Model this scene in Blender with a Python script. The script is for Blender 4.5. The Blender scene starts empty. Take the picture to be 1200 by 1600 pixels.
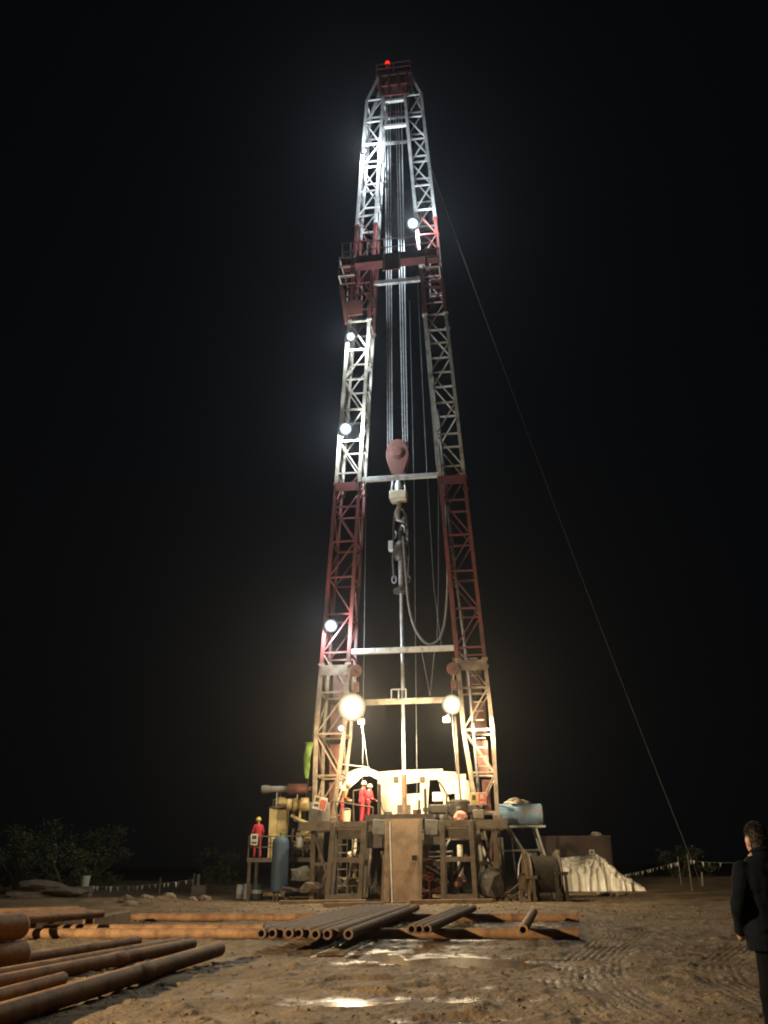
import bpy, bmesh, math, random
import numpy as np
from mathutils import Vector, Matrix, kdtree, noise as mnoise
random.seed(7)
PI = math.pi
C = bpy.context.scene.collection
S = bpy.context.scene

# ------------------------------------------------------------------ camera
F, PITCH, HC, ROLL = 1300.0, math.radians(22.84), 1.55, 0.0066
cam = bpy.data.cameras.new('camera'); camo = bpy.data.objects.new('camera', cam); C.objects.link(camo)
cam.sensor_fit = 'VERTICAL'; cam.sensor_height = 24.0; cam.lens = 24.0 * F / 1600.0
cam.clip_start = 0.1; cam.clip_end = 3000
_r = Vector((1, 0, 0)); _f = Vector((0, math.cos(PITCH), math.sin(PITCH))); _u = Vector((0, -math.sin(PITCH), math.cos(PITCH)))
_rr = (_r - ROLL * _u).normalized(); _uu = (_u + ROLL * _r).normalized()
camo.matrix_world = Matrix(((_rr.x, _uu.x, -_f.x, 0), (_rr.y, _uu.y, -_f.y, 0), (_rr.z, _uu.z, -_f.z, HC), (0, 0, 0, 1)))
S.camera = camo
# ------------------------------------------------------------------ night sky
w = bpy.data.worlds.new('World'); S.world = w; w.use_nodes = True
bg = w.node_tree.nodes['Background']; bg.inputs[0].default_value = (0.55, 0.72, 1.0, 1); bg.inputs[1].default_value = 0.0020
# ------------------------------------------------------------------ render
S.view_settings.view_transform = 'Standard'; S.view_settings.look = 'None'
S.view_settings.exposure = 0.0; S.view_settings.gamma = 1.0
S.render.engine = 'CYCLES'; S.cycles.use_denoising = True
S.cycles.filter_width = 2.0; S.cycles.max_bounces = 6; S.cycles.diffuse_bounces = 3; S.cycles.glossy_bounces = 3; S.cycles.volume_bounces = 0
S.cycles.sample_clamp_indirect = 4.0; S.cycles.caustics_reflective = False; S.cycles.caustics_refractive = False

# ------------------------------------------------------------------ surveying helpers: pixel of the photo + a distance -> place
def ray(px, py):
    a = (px - 600) / F; b = (800 - py) / F
    return _f + a * _rr + b * _uu
def at(px, py, D):
    d = ray(px, py); t = D / d.y
    return Vector((d.x * t, D, HC + d.z * t))
def gnd(px, py, z=0.0):
    d = ray(px, py); t = (z - HC) / d.z
    return Vector((d.x * t, d.y * t, z))
YAW = math.radians(-8)
EX = Vector((math.cos(YAW), math.sin(YAW), 0)); EY = Vector((-math.sin(YAW), math.cos(YAW), 0))
_o = at(632, 1280, 40); ORG = Vector((_o.x, 40, 0))
def L(px, py, off=0.0):                 # rig frame: x along the rig front, y back into the rig, z up
    d = ray(px, py); q = ORG + EY * off - Vector((0, 0, HC))
    p = Vector((0, 0, HC)) + d * (q.dot(EY) / d.dot(EY))
    return Vector(((p - ORG).dot(EX), off, p.z))
def RW(v):
    v = Vector(v); return ORG + EX * v.x + EY * v.y + Vector((0, 0, v.z))

# ------------------------------------------------------------------ materials
def mat(name, col, rough=0.6, metal=0.0, col2=None, scale=4.0, mixlo=0.45, mixhi=0.65, bump=0.0, bscale=40.0, var=0.25, spec=0.5, wave=None):
    m = bpy.data.materials.new(name); m.use_nodes = True
    nt = m.node_tree; N = nt.nodes; K = nt.links; b = N['Principled BSDF']
    b.inputs['Roughness'].default_value = rough; b.inputs['Metallic'].default_value = metal
    b.inputs['Specular IOR Level'].default_value = spec
    tc = N.new('ShaderNodeTexCoord')
    n1 = N.new('ShaderNodeTexNoise'); n1.inputs['Scale'].default_value = scale; n1.inputs['Detail'].default_value = 6; n1.inputs['Roughness'].default_value = 0.65
    K.new(tc.outputs['Object'], n1.inputs['Vector'])
    rp = N.new('ShaderNodeValToRGB'); rp.color_ramp.elements[0].position = mixlo; rp.color_ramp.elements[1].position = mixhi
    c2 = col2 if col2 else tuple(c * (1 - var) for c in col)
    rp.color_ramp.elements[0].color = (*col, 1); rp.color_ramp.elements[1].color = (*c2, 1)
    K.new(n1.outputs['Fac'], rp.inputs['Fac'])
    n2 = N.new('ShaderNodeTexNoise'); n2.inputs['Scale'].default_value = scale * 7; n2.inputs['Detail'].default_value = 4
    K.new(tc.outputs['Object'], n2.inputs['Vector'])
    mr = N.new('ShaderNodeMapRange'); mr.inputs[3].default_value = 1 - var; mr.inputs[4].default_value = 1 + var * 0.6
    K.new(n2.outputs['Fac'], mr.inputs[0])
    mx = N.new('ShaderNodeVectorMath'); mx.operation = 'SCALE'
    K.new(rp.outputs['Color'], mx.inputs[0]); K.new(mr.outputs[0], mx.inputs['Scale'])
    K.new(mx.outputs[0], b.inputs['Base Color'])
    if bump:
        n3 = N.new('ShaderNodeTexNoise'); n3.inputs['Scale'].default_value = bscale; n3.inputs['Detail'].default_value = 5
        K.new(tc.outputs['Object'], n3.inputs['Vector'])
        bp = N.new('ShaderNodeBump'); bp.inputs['Strength'].default_value = 1.0; bp.inputs['Distance'].default_value = bump
        K.new(n3.outputs['Fac'], bp.inputs['Height']); K.new(bp.outputs['Normal'], b.inputs['Normal'])
    return m
def emit(name, col, st):
    m = bpy.data.materials.new(name); m.use_nodes = True
    b = m.node_tree.nodes['Principled BSDF']; b.inputs['Base Color'].default_value = (*col, 1)
    b.inputs['Emission Color'].default_value = (*col, 1); b.inputs['Emission Strength'].default_value = st
    return m
_hot = {}
def hot(kind, r):                       # lamp face with glare painted into its emission: bright core, halo fading outward
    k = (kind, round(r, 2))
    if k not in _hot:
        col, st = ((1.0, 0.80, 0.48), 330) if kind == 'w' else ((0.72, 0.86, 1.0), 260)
        m = bpy.data.materials.new('lamp_glare_disc'); m.use_nodes = True; N = m.node_tree.nodes; K = m.node_tree.links; b = N['Principled BSDF']
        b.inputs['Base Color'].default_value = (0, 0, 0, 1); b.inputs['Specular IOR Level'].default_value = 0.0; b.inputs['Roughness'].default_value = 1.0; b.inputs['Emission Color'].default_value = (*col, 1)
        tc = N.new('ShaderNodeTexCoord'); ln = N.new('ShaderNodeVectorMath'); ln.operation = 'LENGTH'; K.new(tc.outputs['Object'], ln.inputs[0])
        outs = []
        for sg, amp in ((0.22, st), (0.50, 4.0)):           # the bright lamp core, then the painted halo of glare round it
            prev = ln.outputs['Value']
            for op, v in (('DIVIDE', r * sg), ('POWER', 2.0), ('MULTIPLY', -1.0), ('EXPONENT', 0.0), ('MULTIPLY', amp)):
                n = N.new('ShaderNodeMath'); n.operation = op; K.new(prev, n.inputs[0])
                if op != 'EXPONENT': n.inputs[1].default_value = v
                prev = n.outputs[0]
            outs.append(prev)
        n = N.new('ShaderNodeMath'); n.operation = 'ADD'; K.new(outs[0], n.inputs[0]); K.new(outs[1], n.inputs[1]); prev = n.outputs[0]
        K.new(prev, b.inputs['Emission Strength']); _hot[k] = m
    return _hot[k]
RUST = (0.16, 0.075, 0.035)
M = dict(
    red=mat('mast_red_paint', (0.19, 0.040, 0.034), 0.5, 0, (0.085, 0.038, 0.03), 1.6, 0.44, 0.6, bump=0.002),
    cream=mat('mast_cream_paint', (0.46, 0.42, 0.33), 0.5, 0, (0.20, 0.15, 0.10), 1.8, 0.46, 0.66, bump=0.002),
    mudcream=mat('muddy_cream_paint', (0.29, 0.235, 0.17), 0.6, 0, (0.14, 0.092, 0.06), 2.0, 0.42, 0.68, bump=0.003),
    white=mat('mast_white_paint', (0.60, 0.60, 0.58), 0.45, 0, (0.26, 0.22, 0.19), 1.8, 0.48, 0.68, bump=0.002),
    shed=mat('cream_sheet_steel', (0.70, 0.62, 0.45), 0.5, 0, (0.48, 0.37, 0.23), 1.2, 0.5, 0.72, bump=0.002, bscale=8),
    yellow=mat('pale_yellow_paint', (0.56, 0.44, 0.19), 0.5, 0, (0.35, 0.25, 0.11), 2, 0.5, 0.75),
    steel=mat('worn_steel', (0.32, 0.32, 0.33), 0.4, 0.6, (0.2, 0.17, 0.15), 5),
    pale=mat('pale_steel', (0.55, 0.56, 0.56), 0.4, 0.3, (0.35, 0.33, 0.30), 4),
    wire=mat('wire_rope', (0.34, 0.35, 0.36), 0.45, 0.5, (0.22, 0.21, 0.2), 2),
    dark=mat('oily_dark_steel', (0.05, 0.042, 0.035), 0.5, 0.2, (0.10, 0.075, 0.05), 4, bump=0.004),
    frame=mat('muddy_frame_steel', (0.15, 0.115, 0.08), 0.7, 0, (0.09, 0.065, 0.042), 3, bump=0.006, bscale=25),
    pipe=mat('rusty_pipe_steel', (0.33, 0.18, 0.078), 0.75, 0, (0.13, 0.062, 0.028), 2.6, 0.42, 0.66, bump=0.004, bscale=45, var=0.4),
    dpipe=mat('dark_rusty_drill_pipe', (0.15, 0.09, 0.052), 0.85, 0.0, (0.085, 0.046, 0.026), 3, bump=0.003, bscale=60),
    bore=mat('dark_bore', (0.03, 0.022, 0.016), 0.8),
    wood=mat('muddy_plywood', (0.26, 0.175, 0.105), 0.75, 0, (0.17, 0.11, 0.065), 1.6, bump=0.003, bscale=30),
    timber=mat('old_timber', (0.22, 0.15, 0.09), 0.8, 0, (0.13, 0.085, 0.05), 3, bump=0.005, bscale=30),
    blue=mat('faded_blue_paint', (0.24, 0.38, 0.54), 0.6, 0, (0.24, 0.20, 0.17), 1.4, 0.50, 0.66),
    blue2=mat('dull_blue_paint', (0.055, 0.10, 0.16), 0.6, 0, (0.085, 0.085, 0.08), 1.8, 0.5, 0.68),
    brown=mat('brown_container_paint', (0.12, 0.085, 0.06), 0.6, 0, (0.11, 0.06, 0.04), 1.0),
    oxide=mat('red_oxide_paint', (0.17, 0.060, 0.042), 0.55, 0, (0.10, 0.045, 0.032), 3),
    grey=mat('grey_tin', (0.20, 0.19, 0.17), 0.6, 0, (0.12, 0.1, 0.085), 3),
    tarp=mat('white_tarpaulin', (0.74, 0.71, 0.64), 0.6, 0, (0.60, 0.56, 0.48), 1.2),
    film=mat('dusty_plastic_sheet', (0.80, 0.77, 0.69), 0.3, 0, (0.62, 0.56, 0.46), 1.6, bump=0.02, bscale=6),
    plastic=mat('white_plastic', (0.66, 0.68, 0.60), 0.4),
    green=mat('lime_windsock_cloth', (0.22, 0.36, 0.07), 0.8, 0, (0.16, 0.28, 0.05), 3),
    rubber=mat('black_rubber', (0.035, 0.035, 0.035), 0.5),
    signw=mat('sign_white', (0.68, 0.66, 0.60), 0.5), signr=mat('sign_red', (0.50, 0.10, 0.05), 0.5), signy=mat('sign_yellow', (0.52, 0.36, 0.12), 0.5),
    ink=mat('sign_ink', (0.03, 0.03, 0.03), 0.6),
    coverall=mat('red_coverall_cloth', (0.50, 0.035, 0.05), 0.85, 0, (0.38, 0.025, 0.04), 6, bump=0.006, bscale=14),
    coverall2=mat('dull_brown_coverall_cloth', (0.30, 0.14, 0.06), 0.85, 0, (0.2, 0.09, 0.04), 6, bump=0.006, bscale=14),
    navy=mat('navy_jacket_cloth', spec=0.08, col=(0.0055, 0.007, 0.010), rough=0.95, metal=0, col2=(0.004, 0.0052, 0.0075), scale=5, bump=0.012, bscale=9),
    trouser=mat('black_trouser_cloth', (0.004, 0.004, 0.0045), 0.9, spec=0.08, bump=0.01, bscale=9),
    skin=mat('skin', (0.42, 0.24, 0.16), 0.55, var=0.08), hair=mat('dark_hair', (0.022, 0.016, 0.012), 0.6, bump=0.006, bscale=90),
    hat=mat('yellow_helmet_plastic', (0.70, 0.60, 0.12), 0.35), hatw=mat('white_helmet_plastic', (0.72, 0.70, 0.62), 0.35), hatr=mat('red_helmet_plastic', (0.50, 0.10, 0.04), 0.35),
    boot=mat('boot_leather', (0.03, 0.025, 0.02), 0.6), glove=mat('work_glove', (0.40, 0.36, 0.28), 0.8),
    leaf=mat('dusty_leaves', (0.075, 0.085, 0.032), 0.6, 0, (0.05, 0.062, 0.025), 1.5), bark=mat('bark', (0.09, 0.065, 0.045), 0.9),
    rag=mat('pale_rag', (0.5, 0.44, 0.36), 0.9), pink=mat('pink_sack', (0.55, 0.26, 0.19), 0.8),
    rock=mat('dusty_rock', (0.24, 0.185, 0.13), 0.9, bump=0.01, bscale=20), glass=mat('lamp_glass_body', (0.3, 0.3, 0.3), 0.2),
    warm=emit('sodium_lamp_face', (1.0, 0.82, 0.52), 160), cool=emit('led_lamp_face', (0.80, 0.90, 1.0), 300), redl=emit('red_beacon_glass', (1.0, 0.03, 0.02), 0.7),
)

# ------------------------------------------------------------------ mesh building
class MB:
    def __init__(s): s.v = []; s.f = []; s.smooth = []
    def add(s, vs, fs, sm=False):
        o = len(s.v); s.v += [tuple(v) for v in vs]; s.f += [tuple(i + o for i in f) for f in fs]; s.smooth += [sm] * len(fs); return s
    def box(s, a, b):
        x0, y0, z0 = a; x1, y1, z1 = b
        return s.add([(x0, y0, z0), (x1, y0, z0), (x1, y1, z0), (x0, y1, z0), (x0, y0, z1), (x1, y0, z1), (x1, y1, z1), (x0, y1, z1)],
                     [(0, 3, 2, 1), (4, 5, 6, 7), (0, 1, 5, 4), (1, 2, 6, 5), (2, 3, 7, 6), (3, 0, 4, 7)])
    def bar(s, p, q, wx=0.1, wy=None, up=(0, 0, 1)):            # rectangular bar from p to q
        wy = wy or wx; p = Vector(p); q = Vector(q); d = (q - p).normalized()
        u = Vector(up)
        if abs(d.dot(u)) > 0.95: u = Vector((0, 1, 0))
        a = d.cross(u).normalized() * wx / 2; b = a.cross(d).normalized() * wy / 2
        vs = [p - a - b, p + a - b, p + a + b, p - a + b, q - a - b, q + a - b, q + a + b, q - a + b]
        return s.add(vs, [(0, 3, 2, 1), (4, 5, 6, 7), (0, 1, 5, 4), (1, 2, 6, 5), (2, 3, 7, 6), (3, 0, 4, 7)])
    def tube(s, pts, r, n=8, cap=True):
        pts = [Vector(p) for p in pts]; m = len(pts); rs = r if isinstance(r, (list, tuple)) else [r] * m
        vs = []; prev = None
        for i, p in enumerate(pts):
            d = (pts[min(i + 1, m - 1)] - pts[max(i - 1, 0)])
            d = d.normalized() if d.length > 1e-9 else Vector((0, 0, 1))
            if prev is None:
                a = d.cross(Vector((0, 0, 1)) if abs(d.z) < 0.9 else Vector((0, 1, 0))).normalized()
            else:
                a = (prev - d * prev.dot(d)).normalized()
            prev = a; b = d.cross(a)
            for k in range(n):
                t = 2 * PI * k / n; vs.append(p + (a * math.cos(t) + b * math.sin(t)) * rs[i])
        fs = [(i * n + k, i * n + (k + 1) % n, (i + 1) * n + (k + 1) % n, (i + 1) * n + k) for i in range(m - 1) for k in range(n)]
        s.add(vs, fs, True)
        if cap:
            o = len(s.v) - len(vs)
            s.f += [tuple(o + k for k in range(n))[::-1], tuple(o + (m - 1) * n + k for k in range(n))]; s.smooth += [False, False]
        return s
    def hollow(s, p, q, r, ri, n=14):                           # open ended pipe with a bore
        p = Vector(p); q = Vector(q); d = (q - p).normalized()
        a = d.cross(Vector((0, 0, 1)) if abs(d.z) < 0.9 else Vector((0, 1, 0))).normalized(); b = d.cross(a); dep = min(0.5, (q - p).length * 0.4)
        rings = [(p + d * dep, ri), (p, ri), (p, r), (q, r), (q, ri), (q - d * dep, ri)]
        vs = [c + (a * math.cos(2 * PI * k / n) + b * math.sin(2 * PI * k / n)) * rr for c, rr in rings for k in range(n)]
        for i in range(5):
            s_ = i * n; s.add([], [], True)
        o = len(s.v); s.v += [tuple(v) for v in vs]
        for i in range(5):
            for k in range(n):
                s.f.append((o + i * n + k, o + (i + 1) * n + k, o + (i + 1) * n + (k + 1) % n, o + i * n + (k + 1) % n)); s.smooth.append(i == 2 or i == 0 or i == 4)
        s.f += [tuple(o + k for k in range(n)), tuple(o + 5 * n + k for k in range(n))[::-1]]; s.smooth += [False, False]
        return s
    def poly(s, pts, thick):                                    # polygon in the x,z plane given as 3D points, extruded along +y
        n = len(pts); vs = [Vector(p) for p in pts] + [Vector(p) + Vector((0, thick, 0)) for p in pts]
        return s.add(vs, [tuple(range(n)), tuple(range(2 * n - 1, n - 1, -1))] + [(i, n + i, n + (i + 1) % n, (i + 1) % n) for i in range(n)])
    def lathe(s, prof, n=20, c=(0, 0, 0), axis='z'):             # prof: (r, z)
        vs = []
        for r, z in prof:
            for k in range(n):
                t = 2 * PI * k / n; x, y = r * math.cos(t), r * math.sin(t)
                v = (x, y, z) if axis == 'z' else ((z, x, y) if axis == 'x' else (x, z, y))
                vs.append((v[0] + c[0], v[1] + c[1], v[2] + c[2]))
        m = len(prof)
        fs = [(i * n + k, i * n + (k + 1) % n, (i + 1) * n + (k + 1) % n, (i + 1) * n + k) for i in range(m - 1) for k in range(n)]
        s.add(vs, fs, True); o = len(s.v) - len(vs)
        s.f += [tuple(o + k for k in range(n))[::-1], tuple(o + (m - 1) * n + k for k in range(n))]; s.smooth += [False, False]
        return s
    def mesh(s, name):
        me = bpy.data.meshes.new(name); me.from_pydata(s.v, [], s.f); me.update()
        if len(s.smooth) == len(me.polygons):
            me.polygons.foreach_set('use_smooth', s.smooth)
        bm = bmesh.new(); bm.from_mesh(me); bmesh.ops.recalc_face_normals(bm, faces=bm.faces); bm.to_mesh(me); bm.free()
        me.set_sharp_from_angle(angle=math.radians(38))
        return me
    def build(s, name, m, parent=None, bevel=0.0):
        me = s.mesh(name); me.materials.append(M[m] if isinstance(m, str) else m)
        o = bpy.data.objects.new(name, me); C.objects.link(o)
        if parent: o.parent = parent
        if bevel:
            b = o.modifiers.new('bevel', 'BEVEL'); b.width = bevel; b.segments = 2; b.limit_method = 'ANGLE'
        return o
def tag(o, label, cat, group=None, kind=None):
    if label: o['label'] = label
    if cat: o['category'] = cat
    if group: o['group'] = group
    if kind: o['kind'] = kind
    return o
def thing(name, label, cat, loc=(0, 0, 0), rotz=0.0, group=None):
    o = bpy.data.objects.new(name, None); C.objects.link(o); o.location = loc; o.rotation_euler = (0, 0, rotz); o.empty_display_size = 0.2
    return tag(o, label, cat, group)
def rig(name, label, cat, v=(0, 0, 0), group=None):             # a thing standing in the rig frame; parts are then given relative to v
    return thing(name, label, cat, RW(v), YAW, group)
def copy_tree(o, parent=None):
    c = o.copy(); C.objects.link(c); c.parent = parent
    for ch in list(o.children): copy_tree(ch, c)
    return c

# ------------------------------------------------------------------ numpy noise for the ground
_rng = np.random.RandomState(3); _tab = _rng.rand(256, 256)
def vnoise(x, y):
    xi = np.floor(x).astype(int); yi = np.floor(y).astype(int); fx = x - xi; fy = y - yi
    fx = fx * fx * (3 - 2 * fx); fy = fy * fy * (3 - 2 * fy)
    g = lambda i, j: _tab[i & 255, j & 255]
    return (g(xi, yi) * (1 - fx) + g(xi + 1, yi) * fx) * (1 - fy) + (g(xi, yi + 1) * (1 - fx) + g(xi + 1, yi + 1) * fx) * fy
def fbm(x, y, o=4):
    s = 0; a = 0.5
    for i in range(o):
        s = s + a * vnoise(x * 2 ** i + 17.3 * i, y * 2 ** i + 5.1 * i); a *= 0.5
    return s
PUDDLES = [(gnd(672, 1500), 1.7, 0.95), (gnd(770, 1506), 1.5, 0.75), (gnd(560, 1492), 1.1, 0.55), (gnd(640, 1560), 1.5, 0.36), (gnd(755, 1562), 0.9, 0.30), (gnd(530, 1568), 0.7, 0.22), (gnd(690, 1470), 1.3, 0.5), (gnd(600, 1530), 0.9, 0.22), (gnd(720, 1592), 0.8, 0.2), (gnd(905, 1478), 1.0, 0.35), (gnd(505, 1574), 0.5, 0.15), (gnd(600, 1547), 0.6, 0.18), (gnd(700, 1543), 0.6, 0.2), (gnd(830, 1497), 0.8, 0.3), (gnd(565, 1512), 0.6, 0.2), (gnd(640, 1478), 0.7, 0.3)]
TRACKS = [[gnd(*p) for p in t] for t in (((880, 1424), (960, 1436), (1000, 1450), (990, 1462), (962, 1480), (942, 1500), (938, 1520), (960, 1545), (1000, 1568), (1050, 1598)),
                                         ((940, 1440), (950, 1460), (925, 1484), (895, 1505), (888, 1530), (905, 1556), (940, 1585), (970, 1610)),
                                         ((1180, 1440), (1170, 1470), (1120, 1505), (1130, 1530), (1190, 1560), (1260, 1590)))]
def ground_h(x, y):
    near = np.clip((60 - y) / 20, 0, 1)
    h = (fbm(x * 0.35, y * 0.35, 3) - 0.45) * 0.10 * near
    h += (fbm(x * 1.4 + 9, y * 1.4, 4) - 0.45) * 0.075 * near
    c = fbm(x * 5.5 + 3, y * 5.5 + 8, 3); h += np.clip(c - 0.5, 0, 1) * 0.15 * near
    c2 = fbm(x * 2.1 + 31, y * 2.1 + 4, 3); h += np.clip(c2 - 0.55, 0, 1) * 0.22 * near
    for p, rx, ry in PUDDLES:
        d = np.sqrt(((x - p.x) / rx) ** 2 + ((y - p.y) / ry) ** 2) + (fbm(x * 2.3 + 50, y * 2.3, 3) - 0.45) * 1.1
        k = np.clip(1.25 - d, 0, 1); k = k * k * (3 - 2 * k); h = h * (1 - 0.75 * k) - 0.055 * k
    for path in TRACKS:
        best = np.full(x.shape, 9.0)
        for a, b in zip(path[:-1], path[1:]):
            dx, dy = b.x - a.x, b.y - a.y; l2 = dx * dx + dy * dy
            t = np.clip(((x - a.x) * dx + (y - a.y) * dy) / l2, 0, 1)
            ex = x - a.x - t * dx; ey = y - a.y - t * dy
            sd = np.sqrt(ex * ex + ey * ey) * np.sign(ex * dy - ey * dx)
            best = np.where(np.abs(sd) < np.abs(best), sd, best)
        k = np.clip(1.3 - np.abs(best) / 0.34, 0, 1); k = np.minimum(k * 2, 1) * np.clip((fbm(x * 0.9, y * 0.9 + 70, 3) - 0.2) * 4, 0.15, 1)
        bw = best + 0.05 * (fbm(x * 2.5 + 11, y * 2.5, 3) - 0.45); h = h * (1 - 0.5 * k) + k * (-0.018 + 0.030 * np.clip(fbm(x * 3 + 5, y * 3 + 9, 3) - 0.12, 0, 1) * np.cos(2 * PI * bw / 0.125))
    # mud heap strip behind the left pipes and low bank on the right
    h += 0.25 * np.exp(-((y - 38) / 2.0) ** 2) * np.clip((-5 - x) / 4, 0, 1) * (0.4 + fbm(x * 0.9, y * 0.9, 3))
    h += 0.9 * np.clip((y - 52) / 10, 0, 1) * np.clip(1 - (y - 62) / 30, 0, 1) * np.clip((np.abs(x) - 8) / 10, 0, 1) * (0.35 + 0.5 * fbm(x * 0.25, y * 0.25, 3))
    flat = np.exp(-((y - 41.5) / 4.0) ** 4) * np.exp(-(x / 9.0) ** 4); h = h * (1 - 0.75 * flat)
    return h
def gz(x, y): return float(ground_h(np.array([float(x)]), np.array([float(y)]))[0])
xs = np.concatenate([-np.geomspace(400, 12.6, 36), np.arange(-12.5, -9, 0.14), np.arange(-9, 9.01, 0.045), np.arange(9.14, 15, 0.14), np.geomspace(15.2, 400, 36)])
ys = np.concatenate([np.arange(-60, 6, 6.0), np.arange(6, 21, 0.05), np.arange(21, 48, 0.13), np.geomspace(48, 500, 50)])
X, Y = np.meshgrid(xs, ys); Z = ground_h(X.ravel(), Y.ravel())
nx, ny = len(xs), len(ys)
me = bpy.data.meshes.new('ground')
idx = np.arange(nx * ny).reshape(ny, nx)
q = np.stack([idx[:-1, :-1], idx[:-1, 1:], idx[1:, 1:], idx[1:, :-1]], -1).reshape(-1, 4)
me.vertices.add(nx * ny); me.vertices.foreach_set('co', np.stack([X.ravel(), Y.ravel(), Z], 1).astype(np.float32).ravel())
me.loops.add(q.size); me.loops.foreach_set('vertex_index', q.ravel().astype(np.int32))
me.polygons.add(len(q)); me.polygons.foreach_set('loop_start', np.arange(0, q.size, 4, dtype=np.int32)); me.polygons.foreach_set('loop_total', np.full(len(q), 4, np.int32))
me.update(calc_edges=True); me.validate(); me.polygons.foreach_set('use_smooth', [True] * len(me.polygons))
g = bpy.data.objects.new('ground', me); C.objects.link(g); g['kind'] = 'structure'
gm = mat('trampled_mud', (0.20, 0.138, 0.072), 0.75, 0, (0.10, 0.066, 0.034), 0.7, 0.38, 0.64, bump=0.03, bscale=13, var=0.32)
def wet_mud(m):
    nt = m.node_tree; N = nt.nodes; K = nt.links; b = N['Principled BSDF']
    ge = N.new('ShaderNodeNewGeometry'); sp = N.new('ShaderNodeSeparateXYZ'); K.new(ge.outputs['Position'], sp.inputs[0])
    n = N.new('ShaderNodeTexNoise'); n.inputs['Scale'].default_value = 2.5; n.inputs['Detail'].default_value = 6; K.new(ge.outputs['Position'], n.inputs['Vector'])
    # low ground is wet: roughness follows the height of the mud
    a = N.new('ShaderNodeMath'); a.operation = 'MULTIPLY_ADD'; a.inputs[1].default_value = 0.05; a.inputs[2].default_value = -0.025; K.new(n.outputs['Fac'], a.inputs[0])
    s = N.new('ShaderNodeMath'); s.operation = 'ADD'; K.new(sp.outputs['Z'], s.inputs[0]); K.new(a.outputs[0], s.inputs[1])
    mr = N.new('ShaderNodeMapRange'); mr.inputs[1].default_value = -0.045; mr.inputs[2].default_value = 0.0; mr.inputs[3].default_value = 0.2; mr.inputs[4].default_value = 0.85
    K.new(s.outputs[0], mr.inputs[0]); K.new(mr.outputs[0], b.inputs['Roughness'])
wet_mud(gm); me.materials.append(gm)
# standing water in the dips
water = bpy.data.materials.new('muddy_water'); water.use_nodes = True
_b = water.node_tree.nodes['Principled BSDF']; _b.inputs['Base Color'].default_value = (0.11, 0.072, 0.040, 1); _b.inputs['Roughness'].default_value = 0.14
_n = water.node_tree.nodes.new('ShaderNodeTexNoise'); _n.inputs['Scale'].default_value = 7; _bp = water.node_tree.nodes.new('ShaderNodeBump'); _bp.inputs['Distance'].default_value = 0.012
water.node_tree.links.new(_n.outputs['Fac'], _bp.inputs['Height']); water.node_tree.links.new(_bp.outputs['Normal'], _b.inputs['Normal'])
for i_, (p, rx, ry) in enumerate(PUDDLES):
    mb = MB(); pts = [(p.x + 1.75 * rx * math.cos(2 * PI * k / 28), p.y + 1.75 * ry * math.sin(2 * PI * k / 28), -0.030 - 0.003 * (i_ % 5)) for k in range(28)]
    mb.add(pts, [tuple(range(28))]); o = mb.build('puddle', water); o['kind'] = 'structure'
# loose clods and stones
mb = MB(); ico = [(0, 0, 1), (0.9, 0, 0.4), (0.28, 0.85, 0.4), (-0.72, 0.53, 0.4), (-0.72, -0.53, 0.4), (0.28, -0.85, 0.4), (0.7, 0.5, -0.4), (-0.3, 0.85, -0.4), (-0.9, 0, -0.4), (-0.3, -0.85, -0.4), (0.7, -0.5, -0.4)]
icf = [(0, 1, 2), (0, 2, 3), (0, 3, 4), (0, 4, 5), (0, 5, 1), (1, 6, 2), (2, 6, 7), (2, 7, 3), (3, 7, 8), (3, 8, 4), (4, 8, 9), (4, 9, 5), (5, 9, 10), (5, 10, 1), (1, 10, 6)]
cx = np.array([random.uniform(-10, 11) for _ in range(4200)]); cy = np.array([10 + 32 * random.random() ** 1.4 for _ in range(4200)]); cz = ground_h(cx, cy)
for x, y, z in zip(cx, cy, cz):
    if z < -0.03: continue
    r = random.choice((0.014, 0.018, 0.022, 0.03)) * random.uniform(0.7, 1.3) * (1.0 if y < 25 else 1.8); a = random.random() * 6.28
    j = [random.uniform(0.7, 1.3) for _ in ico]
    mb.add([(x + r * k * (vx * math.cos(a) - vy * math.sin(a)), y + r * k * (vx * math.sin(a) + vy * math.cos(a)), z + r * 0.65 * k * vz) for (vx, vy, vz), k in zip(ico, j)], icf)
o = mb.build('mud_clods', gm); tag(o, 'loose clods of mud scattered over the trampled pad', 'clods', kind='stuff')

# ================================================================== THE MAST
ZB, ZT = 3.35, 48.1
def xo(z): return 4.17 if z < 7.2 else 4.17 - (z - 7.2) * (4.17 - 1.80) / (48.1 - 7.2)
def xi(z): return 3.28 - (z - ZB) * (3.28 - 2.82) / (7.2 - ZB) if z < 7.2 else 2.82 - (z - 7.2) * (2.82 - 0.72) / (48.1 - 7.2)
def dep(z): return 1.75 - 0.35 * z / 48
mast = rig('drilling_mast', 'tall two-legged lattice drilling mast banded in red, cream and white paint', 'mast')
SEC = [(ZB, 10.5, 'mudcream'), (10.5, 20.2, 'red'), (20.2, 30.6, 'cream'), (30.6, 37.6, 'red'), (37.6, ZT, 'white')]
def scol(z):
    for a, b, c in SEC:
        if z < b: return c
    return 'white'
def corner(s, k, z):                 # k: 0 front outer, 1 front inner, 2 rear inner, 3 rear outer
    x = xo(z) if k in (0, 3) else xi(z); y = 0 if k < 2 else dep(z)
    return Vector((s * x, y, z))
nb = 24
levels = [ZB + 0.25, 5.3, 7.2] + [7.2 + (ZT - 7.2) * i / 21 for i in range(1, 22)]
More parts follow.
